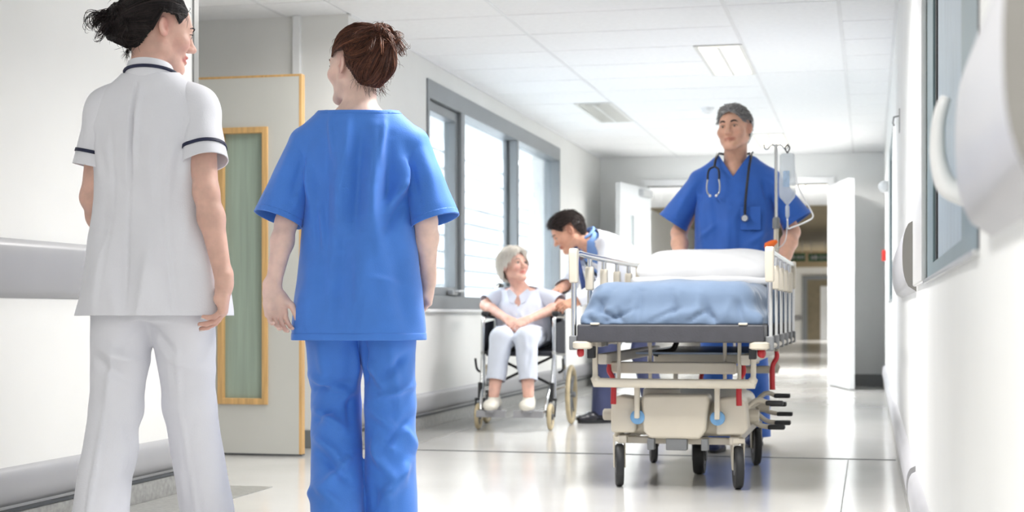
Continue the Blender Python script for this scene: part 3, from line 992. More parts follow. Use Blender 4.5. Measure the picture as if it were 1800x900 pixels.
def trolley():
    B = empty('hospital_trolley', (-0.80, 7.28, 0))
    tag(B, 'beige wheeled hospital trolley bed with side rails pushed by the man in blue', 'hospital bed')
    # deck
    MB().box((-0.385, -1.0, 0.628), (0.385, 1.0, 0.702)).build('deck', 'charcoal_vinyl', B, bevel=0.008)
    for sx in (-1, 1):
        for sy in (-1, 1):
            MB().lathe([(0.03, 0), (0.042, 0.006), (0.042, 0.026), (0.03, 0.032)], (sx * 0.365, sy * 0.975, 0.6), n=16).build('corner_buffer', 'bed_beige', B, smooth=True)
    for x in (-0.31, 0.30):
        MB().box((x - 0.018, -1.004, 0.70), (x + 0.018, -0.96, 0.709)).build('strap_clip', 'bed_beige', B, bevel=0.003)
    # mattress under a blue sheet
    pr = [RBox((0, 0.0, 0.785), (0.352, 0.965, 0.098), 0.085, k=0.01), RBox((0, 0, 0.715), (0.378, 0.982, 0.035), 0.03, k=0.05)]
    V, Q = surf(pr, 0.0095, smooth=2)
    N = normals(V, Q)
    rs = random.Random(4)
    segs = []
    for i in range(16):
        x = -0.36 + 0.72 * i / 15 + rs.uniform(-0.02, 0.02)
        segs.append(((x, -0.985, 0.71), (x + rs.uniform(-0.09, 0.09), -0.95, 0.84 + rs.uniform(-0.05, 0.03)), rs.uniform(0.010, 0.020), rs.uniform(-0.020, 0.014)))
    for i in range(9):
        x = rs.uniform(-0.33, 0.33)
        segs.append(((x, -0.985, 0.715), (x + rs.uniform(-0.13, 0.13), -0.975, 0.77), rs.uniform(0.008, 0.013), -0.016))
    segs += [((-0.35, -0.97, 0.72), (-0.2, -0.98, 0.80), 0.02, 0.014), ((-0.36, -0.9, 0.73), (-0.30, -0.97, 0.86), 0.022, 0.014), ((-0.31, -0.97, 0.72), (-0.28, -0.97, 0.80), 0.014, -0.012),
             ((0.34, -0.97, 0.73), (0.26, -0.98, 0.84), 0.02, 0.010), ((-0.1, -0.98, 0.72), (0.15, -0.98, 0.76), 0.018, 0.008)]
    for sx in (-1, 1):
        for i in range(22):
            y = -0.95 + 1.9 * i / 21
            segs.append(((sx * 0.375, y, 0.71), (sx * 0.36, y + rs.uniform(-0.1, 0.1), 0.86), rs.uniform(0.015, 0.03), rs.uniform(-0.009, 0.009)))
    V = V + N * (folds(V, segs) + 0.007 * vnoise(V * 3.0, 3) + 0.004 * vnoise(V * 8.0, 5))[:, None]
    V[:, 2] = np.maximum(V[:, 2], 0.7025)
    np_mesh('mattress', V, Q, 'blue_sheet', B)
    # side rails
    for sx in (-1, 1):
        X = sx * 0.405
        yf, yb, zt, zb = -0.96, 0.92, 1.0, 0.60
        top = crom([(X, yf, zt - 0.12), (X, yf + 0.004, zt - 0.035), (X, yf + 0.05, zt), (X, yf + 0.4, zt), (X, yb - 0.4, zt), (X, yb - 0.05, zt), (X, yb, zt - 0.04), (X, yb, zt - 0.12)], 5)
        R = MB().tube(top, 0.0135, 12).build('side_rail', 'chrome', B, smooth=True)
        nb = 6
        for k in range(nb):
            y = yf + (yb - yf) * k / (nb - 1)
            MB().tube([(X, y, zb + 0.02), (X, y, zt - 0.01)], 0.0115, 12).build('rail_bar', 'chrome', R, smooth=True)
            br = [(-0.02, zt - 0.125), (0.016, zt - 0.125), (0.022, zt - 0.09), (0.020, zt - 0.04), (0.03, zt + 0.004), (0.022, zt + 0.02), (-0.022, zt + 0.02), (-0.03, zt - 0.004)] if k in (0, nb - 1) else [(-0.018, zt - 0.15), (0.016, zt - 0.15), (0.020, zt - 0.10), (0.014, zt - 0.075), (0.014, zt - 0.045), (-0.012, zt - 0.045), (-0.02, zt - 0.07)]
            MB().prism(br,
                       (X - 0.018, y, 0), (0, 1, 0), (0, 0, 1), (0.036, 0, 0)).build('rail_bracket', 'bed_beige', R, bevel=0.007)
            MB().box((X - 0.017, y - 0.022, zb - 0.005), (X + 0.017, y + 0.022, zb + 0.055)).build('rail_foot', 'grey_plastic', R, bevel=0.005)
        MB().tube([(X, yf - 0.01, zb + 0.012), (X, yb + 0.01, zb + 0.012)], 0.011, 10).build('lower_rail', 'bed_beige_dark', R, smooth=True)
        for y in (-0.55, 0.55):
            MB().cbox((sx * 0.37, y, 0.615), (0.04, 0.1, 0.03)).build('rail_mount', 'bed_beige_dark', B, bevel=0.004)
    # undercarriage below the deck
    for y in (-0.86, 0.80):
        u = crom([(-0.332, y, 0.63), (-0.332, y, 0.50), (-0.325, y, 0.462), (-0.29, y, 0.455), (0.29, y, 0.455), (0.325, y, 0.462), (0.332, y, 0.50), (0.332, y, 0.63)], 4)
        MB().tube(u, [0.0105 if p.z > 0.475 else 0.0185 for p in u], 10, flat=1.1).build('hoop_frame', 'bed_beige', B, smooth=True)
    for y in (-0.72, 0.66):
        MB().cbox((-0.02, y, 0.515), (0.54, 0.05, 0.05)).build('cross_beam', 'bed_beige', B, bevel=0.008)
    for x in (-0.3, 0.3):
        MB().cbox((x, -0.02, 0.555), (0.04, 1.7, 0.045)).build('long_beam', 'bed_beige_dark', B, bevel=0.006)
    MB().cbox((0.06, 0.0, 0.575), (0.5, 1.3, 0.008)).build('imaging_tray', 'tray_blue', B)
    for x, y in ((-0.24, -0.8), (0.27, -0.8), (-0.12, -0.7), (0.2, -0.7)):
        MB().tube([(x, y, 0.63), (x, y, 0.44)], 0.008, 8).build('link_rod', 'bed_beige', B, smooth=True)
    MB().lathe([(0.016, 0), (0.02, 0.008), (0.02, 0.02), (0.012, 0.026)], (-0.37, -0.93, 0.585), (-1, -0.4, 0), 12).build('release_knob', 'red_lever', B, smooth=True)
    MB().lathe([(0.016, 0), (0.02, 0.008), (0.02, 0.02), (0.012, 0.026)], (0.36, -0.93, 0.585), (1, -0.4, 0), 12).build('release_knob', 'red_lever', B, smooth=True)
    for x in (-0.335, 0.335):
        MB().cbox((x, -0.93, 0.585), (0.03, 0.05, 0.05)).build('knob_mount', 'black_rubber', B, bevel=0.004)
    MB().tube(crom([(-0.03, -0.5, 0.62), (-0.05, -0.52, 0.585), (-0.11, -0.53, 0.575), (-0.12, -0.53, 0.56)], 5), 0.012, 8).build('cable', 'black_rubber', B, smooth=True)
    for x, y, z in ((-0.285, -0.78, 0.53), (0.285, -0.78, 0.53), (0.40, -0.4, 0.58), (0.0, 0.4, 0.5)):
        s = -1 if x < 0 else 1
        MB().tube(crom([(x, y, z), (x, y, z - 0.03), (x + 0.018 * -s, y, z - 0.07), (x + 0.018 * -s, y, z - 0.17)], 5), [0.009] * 3 + [0.011] * 8 + [0.0125] * 5, 10).build('height_lever', 'red_lever', B, smooth=True)
    # lifting arms and discs
    for y, s in ((-0.64, -1), (0.42, 1)):
        for x in (-0.165, 0.175):
            MB().cbox((x, y - 0.14 * 1, 0.385) if s < 0 else (x, y + 0.14, 0.385), (0.022, 0.03, 0.17)).build('lift_arm', 'bed_beige', B, bevel=0.005)
            MB().lathe([(0.026, -0.012), (0.031, -0.008), (0.031, 0.014), (0.026, 0.018)], (x, y + s * 0.122, 0.305), (0, 1, 0), 22).build('pivot_disc', 'blue_disc', B, smooth=True)
    # base with moulded covers
    yb0, yb1 = -0.72, 0.50
    MB().prism([(-0.145, 0.40), (0.135, 0.405), (0.14, 0.375), (0.125, 0.25), (0.10, 0.215), (-0.115, 0.215), (-0.14, 0.245), (-0.15, 0.37)], (0, yb0 - 0.05, 0), (1, 0, 0), (0, 0, 1), (0, 0.14, 0)).build('base_cover', 'bed_beige', B, bevel=0.014, seg=3)
    MB().prism([(-0.285, 0.375), (-0.255, 0.395), (-0.185, 0.385), (-0.175, 0.35), (-0.175, 0.245), (-0.19, 0.235), (-0.285, 0.235)], (0, yb0 - 0.02, 0), (1, 0, 0), (0, 0, 1), (0, 0.16, 0)).build('base_cover', 'bed_beige', B, bevel=0.012, seg=3)
    MB().prism([(0.165, 0.385), (0.26, 0.40), (0.29, 0.37), (0.30, 0.26), (0.285, 0.235), (0.165, 0.232)], (0, yb0 - 0.02, 0), (1, 0, 0), (0, 0, 1), (0, 0.16, 0)).build('base_cover', 'bed_beige', B, bevel=0.012, seg=3)
    pr = [RBox((0, -0.1, 0.295), (0.25, 0.58, 0.075), 0.05), Ell((0.06, 0.0, 0.36), (0.19, 0.42, 0.06), k=0.04)]
    V, Q = surf(pr, 0.016, smooth=2)
    np_mesh('base_shroud', V, Q, 'bed_beige', B)
    MB().lathe([(0.085, 0), (0.08, 0.03), (0.05, 0.05), (0.0, 0.055)], (-0.09, -0.55, 0.385), n=20).build('gas_spring_cap', 'bed_beige_dark', B, smooth=True)
    for x in (-0.24, 0.24):
        MB().cbox((x, -0.1, 0.205), (0.04, 1.24, 0.035)).build('base_rail', 'bed_beige_dark', B, bevel=0.005)
    for y in (-0.66, -0.2, 0.42):
        MB().cbox((0, y, 0.2), (0.5, 0.035, 0.03)).build('base_rail', 'bed_beige_dark', B, bevel=0.005)
    for x, w in ((0, 0.09), (0.12, 0.03), (-0.11, 0.03)):
        MB().cbox((x, -0.735, 0.19), (w, 0.05, 0.05)).build('linkage', 'grey_plastic', B, bevel=0.004)
    for x in (-0.255, 0.255):
        for y in (-0.66, 0.42):
            caster(B, x, y - 0.03, 0.092, 0.034, 0.235, face=0.2)
    caster(B, 0.03, -0.12, 0.075, 0.05, 0.21, face=0.0, m='grey_plastic')
    # brake and steer pedals along the side
    for y, z, n in ((-0.55, 0.36, 1), (-0.28, 0.34, 1), (-0.40, 0.245, 1), (0.05, 0.36, 1), (0.28, 0.26, 1), (0.1, 0.23, 1)):
        MB().tube(crom([(0.25, y, 0.30), (0.32, y, z + 0.01), (0.37, y, z)], 4), 0.011, 8).build('pedal_arm', 'bed_beige', B, smooth=True)
        MB().cbox((0.40, y, z), (0.075, 0.06, 0.02)).build('pedal', 'black_rubber', B, bevel=0.006)
    for y in (-0.5, 0.22):
        MB().lathe([(0.03, 0), (0.03, 0.05)], (0.28, y, 0.30), (1, 0, 0), 14).build('pedal_boss', 'bed_beige', B, smooth=True)
    MB().lathe([(0.022, 0), (0.026, 0.01), (0.026, 0.06), (0.02, 0.065)], (-0.285, -0.55, 0.30), (-1, 0, 0), 14).build('pedal_boss', 'bed_beige_dark', B, smooth=True)
    # push bar at the head end
    pb = crom([(-0.30, 0.99, 0.67), (-0.30, 1.05, 0.70), (-0.29, 1.07, 0.86), (-0.25, 1.07, 0.885), (0.25, 1.07, 0.885), (0.29, 1.07, 0.86), (0.30, 1.05, 0.70), (0.30, 0.99, 0.67)], 5)
    MB().tube(pb, 0.014, 10).build('push_bar', 'chrome', B, smooth=True)
    return B
trolley()

# pillow
def pillow():
    pr = [RBox((0, 0, 0.06), (0.345, 0.30, 0.085), 0.08, k=0.01)]
    V, Q = surf(pr, 0.013, smooth=3)
    N = normals(V, Q)
    ex = np.clip((np.abs(V[:, 0]) / 0.345) ** 3 + (np.abs(V[:, 1]) / 0.30) ** 3, 0, 1.6)
    V[:, 2] = 0.06 + (V[:, 2] - 0.06) * (1 - 0.5 * ex / 1.6) + 0.0
    segs = [((-0.3, -0.28, 0.1), (-0.15, -0.15, 0.14), 0.03, -0.008), ((0.3, -0.28, 0.1), (0.18, -0.16, 0.14), 0.03, -0.008), ((-0.05, -0.29, 0.06), (0.1, -0.25, 0.12), 0.025, -0.006)]
    V = V + N * (folds(V, segs) + 0.005 * vnoise(V * 4, 8))[:, None]
    V[:, 2] = np.maximum(V[:, 2], 0.0)
    o = np_mesh('pillow', V, Q, 'white_sheet')
    o.location = (-0.80, 7.90, 0.925)
    o.rotation_euler = (math.radians(6), 0, 0)
    tag(o, 'plump white pillow at the head of the trolley bed', 'pillow')
    V2, Q2 = surf([RBox((0, 0, 0), (0.350, 0.36, 0.022), 0.02, k=0.01)], 0.010, smooth=2)
    N = normals(V2, Q2)
    V2 = V2 + N * (0.006 * vnoise(V2 * 5, 2))[:, None]
    s = np_mesh('folded_sheet', V2, Q2, 'white_sheet')
    s.location = (-0.80, 7.84, 0.905)
    tag(s, 'white folded sheet lying under the pillow on the trolley', 'sheet')
pillow()

# ------------------------------------------------------------------ drip stand, bag and line
def drip():
    P = empty('drip_stand', (-0.485, 8.30, 0.62))
    tag(P, 'slim metal drip stand fixed to the head corner of the trolley', 'drip stand')
    MB().tube([(0, 0, 0), (0, 0, 0.62)], 0.0125, 12).build('lower_pole', 'bed_beige', P, smooth=True)
    MB().tube([(0, 0, 0.6), (0, 0, 1.03)], 0.0085, 12).build('upper_pole', 'chrome', P, smooth=True)
    MB().lathe([(0.02, 0), (0.02, 0.05), (0.014, 0.06)], (0, 0, 0.58), n=14).build('collar', 'grey_plastic', P, smooth=True)
    MB().cbox((0, -0.02, 0.03), (0.05, 0.07, 0.06)).build('socket', 'bed_beige_dark', P, bevel=0.006)
    h = MB()
    for a in (0.1, math.pi + 0.1):
        c, s = math.cos(a), math.sin(a)
        h.tube(crom([(0, 0, 1.02), (0.025 * c, 0.025 * s, 1.025), (0.045 * c, 0.045 * s, 1.005), (0.06 * c, 0.06 * s, 1.01), (0.064 * c, 0.064 * s, 1.03)], 4), 0.0045, 8)
    h.build('hook', 'chrome', P, smooth=True)
    G = empty('drip_bag', (-0.425, 8.285, 1.33))
    tag(G, 'clear fluid drip bag hanging from the drip stand with its line', 'drip bag')
    V, Q = surf([RBox((0, 0, 0.15), (0.040, 0.018, 0.12), 0.017), Ell((0, 0, 0.1), (0.036, 0.026, 0.09), k=0.03), Seg((0, 0, 0.04), (0, 0, 0.0), 0.022, 0.008, 0.016, 0.008, k=0.03)], 0.006, smooth=2)
    np_mesh('bag', V, Q, 'clear_plastic', G)
    MB().cbox((-0.004, -0.029, 0.13), (0.034, 0.003, 0.085)).build('print_label', 'label_blue', G)
    MB().tube(crom([(-0.0, 0, 0.27), (-0.012, 0, 0.295), (0, 0, 0.312), (0.012, 0, 0.295), (0.0, 0, 0.27)], 5), 0.004, 6).build('hanger', 'black_rubber', G, smooth=True)
    MB().lathe([(0.006, 0), (0.011, -0.01), (0.011, -0.06), (0.004, -0.075)], (0, 0, -0.005), n=12).build('drip_chamber', 'clear_plastic', G, smooth=True)
    line = crom([(0, 0, -0.08), (0.005, -0.005, -0.13), (0.03, -0.02, -0.125), (0.10, -0.05, -0.10), (0.135, -0.05, -0.075), (0.12, -0.04, -0.03), (0.07, -0.03, 0.06), (0.05, -0.03, 0.12), (0.045, -0.02, 0.16)], 6)
    MB().tube(line, 0.0045, 8).build('line', 'white_gloss', G, smooth=True)
    line2 = crom([(0, 0, -0.08), (-0.01, -0.03, -0.2), (-0.06, -0.06, -0.25), (-0.09, -0.08, -0.30), (-0.085, -0.08, -0.33), (-0.06, -0.09, -0.33), (-0.02, -0.1, -0.30)], 6)
    MB().tube(line2, 0.003, 8).build('line', 'clear_plastic', G, smooth=True)
    MB().lathe([(0.004, 0), (0.02, 0.012), (0.018, 0.05), (0.008, 0.075)], (-0.115, -0.09, -0.235), (0.9, 0, 0.45), 14).build('line_clamp', 'orange_plastic', G, smooth=True)
drip()

# ------------------------------------------------------------------ wheelchair
WX, WY = -2.24, 9.98
def wheelchair():
    W = empty('wheelchair', (WX, WY, 0), math.radians(3))
    tag(W, 'chrome framed wheelchair with black seat carrying the white haired woman', 'wheelchair')
    # local: facing -y, seat centre at y=0
    hw = 0.235
    for s in (-1, 1):
        x = s * hw
        fr = MB()
        fr.tube(crom([(x, 0.24, 0.30), (x, 0.24, 0.5), (x, 0.235, 0.74), (x, 0.26, 0.92), (x, 0.33, 0.94)], 4), 0.0125, 10)
        fr.tube(crom([(x, 0.22, 0.72), (x, -0.02, 0.725), (x, -0.18, 0.72), (x, -0.22, 0.69), (x, -0.225, 0.60), (x, -0.225, 0.48)], 4), 0.0125, 10)
        fr.tube([(x, 0.24, 0.47), (x, -0.24, 0.49)], 0.0125, 10)
        fr.tube([(x, 0.24, 0.25), (x, -0.20, 0.25)], 0.0125, 10)
        fr.tube(crom([(x, -0.225, 0.5), (x, -0.235, 0.42), (x - s * 0.005, -0.30, 0.22), (x - s * 0.01, -0.36, 0.12)], 4), 0.0135, 10)
        fr.tube([(x, -0.2, 0.47), (x, -0.2, 0.20)], 0.013, 10)
        fr.build('side_frame', 'chrome', W, smooth=True)
        MB().prism([(0.2, 0.47), (-0.18, 0.48), (-0.2, 0.68), (0.2, 0.7)], (x + s * 0.006, 0, 0), (0, 1, 0), (0, 0, 1), (s * 0.006, 0, 0)).build('skirt_guard', 'black_seat', W)
        MB().cbox((x, -0.02, 0.745), (0.05, 0.30, 0.032)).build('armrest', 'black_rubber', W, bevel=0.012)
        MB().tube([(x, 0.33, 0.94), (x, 0.44, 0.94)], 0.017, 12).build('push_handle', 'black_rubber', W, smooth=True)
        # rear wheel
        R = 0.20 if s < 0 else 0.20
        xw = x + s * 0.055
        c = (xw, 0.20, R)
        MB().tube([(xw, 0.20 + (R - 0.016) * math.cos(a), R + (R - 0.016) * math.sin(a)) for a in [2 * math.pi * k / 36 for k in range(36)]], 0.016, 10, closed=True).build('rear_tyre', 'cream_tyre', W, smooth=True)
        h = MB().lathe([(0.02, -0.02), (0.02, 0.025), (0.012, 0.03)], c, (1, 0, 0), 14)
        for k in range(8):
            a = 2 * math.pi * k / 8
            h.tube([(xw, 0.2, R), (xw, 0.2 + (R - 0.025) * math.cos(a), R + (R - 0.025) * math.sin(a))], 0.006, 6)
        h.build('rear_wheel', 'grey_plastic', W, smooth=True)
        # front caster
        r = 0.085
        yc, xc = -0.37, s * 0.235
        MB().tube([(xc, yc + (r - 0.014) * math.cos(a), r + (r - 0.014) * math.sin(a)) for a in [2 * math.pi * k / 28 for k in range(28)]], 0.0145, 10, closed=True).build('caster_tyre', 'cream_tyre', W, smooth=True)
        h = MB().lathe([(0.02, -0.02), (0.02, 0.02)], (xc, yc, r), (1, 0, 0), 12)
        for k in range(5):
            a = 2 * math.pi * k / 5
            h.tube([(xc, yc, r), (xc, yc + (r - 0.02) * math.cos(a), r + (r - 0.02) * math.sin(a))], 0.008, 6)
        h.build('caster_wheel', 'grey_plastic', W, smooth=True)
        f = MB()
        for q in (-1, 1):
            f.tube([(xc + q * 0.026, yc, r), (xc + q * 0.026, yc + 0.05, 0.19)], 0.006, 6)
        f.box((xc - 0.032, yc + 0.03, 0.185), (xc + 0.032, yc + 0.07, 0.20))
        f.tube([(xc, yc + 0.05, 0.2), (xc, yc + 0.06, 0.30)], 0.014, 10)
        f.build('caster_fork', 'black_rubber', W, bevel=0.002)
        # footrest
        MB().tube(crom([(s * 0.222, -0.26, 0.3), (s * 0.215, -0.38, 0.2), (s * 0.21, -0.42, 0.13)], 4), 0.011, 10).build('footrest_hanger', 'chrome', W, smooth=True)
        MB().prism([(0.03, -0.06), (0.205, -0.08), (0.215, 0.05), (0.04, 0.07)], (0, -0.47, 0.115), (s, 0, 0), (0, 1, 0), (0, 0, 0.014)).build('footplate', 'steel', W, bevel=0.004)
        MB().cbox((s * 0.12, -0.545, 0.112), (0.19, 0.012, 0.045)).build('footplate_edge', 'crash_rail', W, bevel=0.004)
        MB().tube(crom([(x + s * 0.02, -0.16, 0.36), (x + s * 0.05, -0.17, 0.38), (x + s * 0.055, -0.2, 0.45)], 4), 0.008, 8).build('brake_lever', 'black_rubber', W, smooth=True)
    MB().cbox((0, 0.0, 0.485), (0.44, 0.44, 0.035)).build('seat', 'black_seat', W, bevel=0.012)
    MB().cbox((0, 0.245, 0.70), (0.44, 0.025, 0.40)).build('backrest', 'black_seat', W, bevel=0.01)
    for s in (-1, 1):
        MB().tube([(s * 0.22, -0.05 + 0.02 * s, 0.26), (-s * 0.22, -0.05 + 0.02 * s, 0.47)], 0.009, 8).build('cross_brace', 'black_rubber', W, smooth=True)
wheelchair()
# ------------------------------------------------------------------ people: toolkit
class Loft:
    """body or garment trunk: ellipse-like sections along an axis; rows (u, half width, half depth, depth offset)"""
    def __init__(s, o, axis, R, rows, n=2.2, k=0.03, cut=False):
        s.o = A3(o); s.A = unit(axis)
        R = A3(R); s.R = unit(R - s.A * R.dot(s.A)); s.F = np.cross(s.A, s.R)
        rows = np.array(rows, float)
        u = np.linspace(rows[0, 0], rows[-1, 0], 120)
        s.u = u
        s.t = [np.convolve(np.pad(np.interp(u, rows[:, 0], rows[:, j]), 6, mode='edge'), np.ones(13) / 13, 'valid') for j in (1, 2, 3)]
        s.n, s.k, s.cut = n, k, cut
        m = max(rows[:, 1].max(), rows[:, 2].max() + abs(rows[:, 3]).max())
        p0, p1 = s.o + s.A * u[0], s.o + s.A * u[-1]
        s.lo, s.hi = np.minimum(p0, p1) - m, np.maximum(p0, p1) + m
    def d(s, X, Y, Z):
        x, y, z = X - s.o[0], Y - s.o[1], Z - s.o[2]
        u = x * s.A[0] + y * s.A[1] + z * s.A[2]
        r = x * s.R[0] + y * s.R[1] + z * s.R[2]
        f = x * s.F[0] + y * s.F[1] + z * s.F[2]
        sh = u.shape
        a = np.interp(u.ravel(), s.u, s.t[0]).reshape(sh)
        b = np.interp(u.ravel(), s.u, s.t[1]).reshape(sh)
        c = np.interp(u.ravel(), s.u, s.t[2]).reshape(sh)
        q = (np.abs(r / a) ** s.n + np.abs((f - c) / b) ** s.n) ** (1 / s.n)
        v = (q - 1) * np.minimum(a, b)
        return np.maximum(v, np.maximum(s.u[0] - u, u - s.u[-1]))

def rotM(yaw=0, pitch=0, roll=0):
    """rows = right, forward, up of a head; yaw left +, pitch up +, roll to its right +"""
    m = Euler((math.radians(pitch), math.radians(roll), 0), 'XYZ').to_matrix()
    m = Matrix.Rotation(math.radians(yaw), 3, 'Z') @ m
    return np.array([list(m.col[0]), list(m.col[1]), list(m.col[2])])

class Head:
    def __init__(h, c, yaw=0, pitch=0, roll=0, s=1.0, wide=1.0, smile=0.0, open_=0.0, deep=0.0):
        h.deep = deep
        h.c, h.M, h.s, h.w, h.smile, h.open = A3(c), rotM(yaw, pitch, roll), s, wide, smile, open_
    def P(h, p):
        p = A3(p) * h.s
        return h.c + p[0] * h.M[0] + p[1] * h.M[1] + p[2] * h.M[2]
    def loc(h, V):
        return ((V - h.c) @ h.M.T) / h.s
    def E(h, c, r, k=0.02, cut=False, tilt=None):
        M = h.M
        if tilt is not None:
            M = np.array(Matrix(tilt).to_3x3()) @ h.M if not isinstance(tilt, np.ndarray) else tilt @ h.M
        return Ell(h.P(c), A3(r) * h.s, M, k * h.s, cut)
    def S(h, a, b, r0, r1=None, k=0.02, cut=False):
        return Seg(h.P(a), h.P(b), r0 * h.s, (r1 if r1 is not None else r0) * h.s, k=k * h.s, cut=cut)
    def prims(h, neck, nr=(0.052, 0.056)):
        w = h.w
        L = [h.E((0, -0.018, 0.028), (0.073, 0.094, 0.086)),
             h.E((0, 0.030, 0.035), (0.060, 0.056, 0.060), 0.03),
             h.E((0, 0.033, -0.030), (0.055 * w, 0.055, 0.066), 0.03)]
        for q in (-1, 1):
            L += [h.S((q * 0.050 * w, -0.004, -0.048), (q * 0.018 * w, 0.068, -0.098), 0.018, 0.013, 0.035),
                  h.E((q * 0.041 * w, 0.060, -0.022), (0.021, 0.021, 0.018), 0.03)]
        L += [h.E((0, 0.073, -0.098), (0.021 * w, 0.018, 0.016), 0.025),
              h.S((-0.03, 0.079, 0.024), (0.03, 0.079, 0.024), 0.011, k=0.02)]
        for q in (-1, 1):
            L.append(h.E((q * 0.031, 0.100, 0.006), (0.017 + h.deep, 0.015 + h.deep * 1.6, 0.011 + h.deep), 0.018, True))
            L.append(h.E((q * 0.031, 0.0755 - h.deep * 0.7, 0.005), (0.0150, 0.0140, 0.0125), 0.004))
        L += [h.S((0, 0.084, 0.020), (0, 0.105, -0.022), 0.008, 0.010, 0.014),
              h.E((0, 0.109, -0.026), (0.0105, 0.012, 0.010), 0.010)]
        for q in (-1, 1):
            L.append(h.E((q * 0.012, 0.097, -0.030), (0.007, 0.010, 0.007), 0.008))
        sm = 0.006 * h.smile
        o = h.open
        for q in (-1, 1):
            L.append(h.S((q * (0.021 + sm), 0.080 - sm, -0.059 + sm), (q * 0.003, 0.0935, -0.0545), 0.0042, 0.0056, 0.007))
            L.append(h.S((q * (0.019 + sm), 0.080 - sm, -0.061 + sm - o), (q * 0.0, 0.0905, -0.0665 - o), 0.0044, 0.0064, 0.007))
        L.append(h.S((-0.021 - sm, 0.092 - sm, -0.0605 + sm - o * 0.5), (0, 0.099, -0.0605 - o * 0.5), 0.0022 + o * 0.4, k=0.003, cut=True))
        L.append(h.S((0.021 + sm, 0.092 - sm, -0.0605 + sm - o * 0.5), (0, 0.099, -0.0605 - o * 0.5), 0.0022 + o * 0.4, k=0.003, cut=True))
        for q in (-1, 1):
            a = math.radians(14)
            T = np.array([[1, 0, 0], [0, math.cos(a), math.sin(a)], [0, -math.sin(a), math.cos(a)]])
            T2 = np.array([[math.cos(q * 0.5), math.sin(q * 0.5), 0], [-math.sin(q * 0.5), math.cos(q * 0.5), 0], [0, 0, 1]])
            L.append(h.E((q * 0.080, -0.012, 0.001), (0.0075, 0.0195, 0.031), 0.008, tilt=T2 @ T))
            L.append(h.E((q * 0.0895, -0.008, 0.005), (0.0085, 0.0115, 0.0195), 0.004, True, tilt=T2 @ T))
            L.append(h.E((q * 0.082, 0.000, -0.003), (0.003, 0.004, 0.006), 0.003))
        n0 = h.P((0, -0.022, -0.055))
        nk = A3(neck)
        L.append(Seg(n0, nk, nr[0], nr[1], k=0.03))
        return L
    def tint(h, V):
        q = h.loc(V)
        o = h.open
        lip = np.exp(-((q[:, 2] + 0.0605 + o * 0.4) / (0.0085 + o * 0.6)) ** 4) * np.exp(-(q[:, 0] / (0.022 + 0.005 * h.smile)) ** 6) * (q[:, 1] > 0.07)
        cheek = sum(np.exp(-(((q[:, 0] - s_ * 0.042) / 0.022) ** 2 + ((q[:, 2] + 0.030) / 0.022) ** 2)) for s_ in (-1, 1)) * (q[:, 1] > 0.03) * 0.28
        ear = np.exp(-((np.abs(q[:, 0]) - 0.08) / 0.01) ** 2) * (np.abs(q[:, 2]) < 0.045) * (np.abs(q[:, 1] + 0.01) < 0.03) * 0.35
        return np.clip(lip * 0.8 + cheek + ear, 0, 1)

def hand(w, D, N, right, curl=(25, 30, 20), spread=0.05, s=1.0, thumb=0.6, fan=0.12, base=1.0):
    """prims of a hand at wrist w; returns prims and finger tips"""
    D = unit(D); N = A3(N); N = unit(N - D * N.dot(D))
    S = np.cross(D, N) * (1 if right else -1)
    w = A3(w)
    P = lambda d, sd, n: w + (D * d + S * sd + N * n) * s
    L = [Seg(P(-0.02, 0, 0), P(0.02, 0, 0), 0.028 * s, 0.029 * s, 0.020 * s, 0.018 * s, R=S, k=0.02),
         Seg(P(0.015, 0.001, 0), P(0.078, 0.0, -0.001), 0.030 * s, 0.039 * s, 0.0165 * s, 0.0125 * s, R=S, k=0.02, end=0.014 * s),
         Ell(P(0.035, 0.022, 0.010), (0.016 * s,) * 3, k=0.02), Ell(P(0.045, -0.022, 0.009), (0.015 * s,) * 3, k=0.02)]
    tips = []
    for i, (sd, ln, r, d0) in enumerate(((0.0285, 0.070, 0.0087, 0.083), (0.0095, 0.079, 0.0089, 0.087), (-0.0095, 0.074, 0.0085, 0.084), (-0.0275, 0.057, 0.0077, 0.076))):
        p = P(d0, sd, -0.001)
        f = unit(D + S * spread * (1.5 - i))
        ang = 0
        L.append(Seg(P(d0 - 0.035, sd * 0.85, -0.003), p, 0.010 * s, r * s * 1.08, k=0.010))
        for j, fr in enumerate((0.45, 0.31, 0.24)):
            ang += math.radians(curl[j] * (base + fan * i))
            dr = f * math.cos(ang) + N * math.sin(ang)
            q = p + dr * ln * fr * s
            L.append(Seg(p, q, r * s * (1, 0.93, 0.86)[j], r * s * (0.93, 0.86, 0.72)[j], k=0.0035))
            p = q
        tips.append((p, dr, unit(np.cross(np.cross(dr, N), dr)) if False else unit(np.cross(dr, S)) * (1 if np.dot(np.cross(dr, S), -N * math.cos(ang) + f * math.sin(ang)) > 0 else -1), S, r * s))
    p = P(0.028, 0.026, 0.006)
    d1 = unit(S * 0.55 + D * 0.75 + N * 0.30 * thumb)
    q = p + d1 * 0.040 * s
    d2 = unit(S * 0.20 + D * 0.92 + N * 0.32 * thumb)
    r_ = q + d2 * 0.030 * s
    d3 = unit(D * 0.95 + N * 0.3 * thumb - S * 0.05)
    L += [Seg(p, q, 0.0145 * s, 0.0112 * s, k=0.014), Seg(q, r_, 0.0108 * s, 0.0098 * s, k=0.004), Seg(r_, r_ + d3 * 0.024 * s, 0.0098 * s, 0.0078 * s, k=0.003)]
    return L, tips

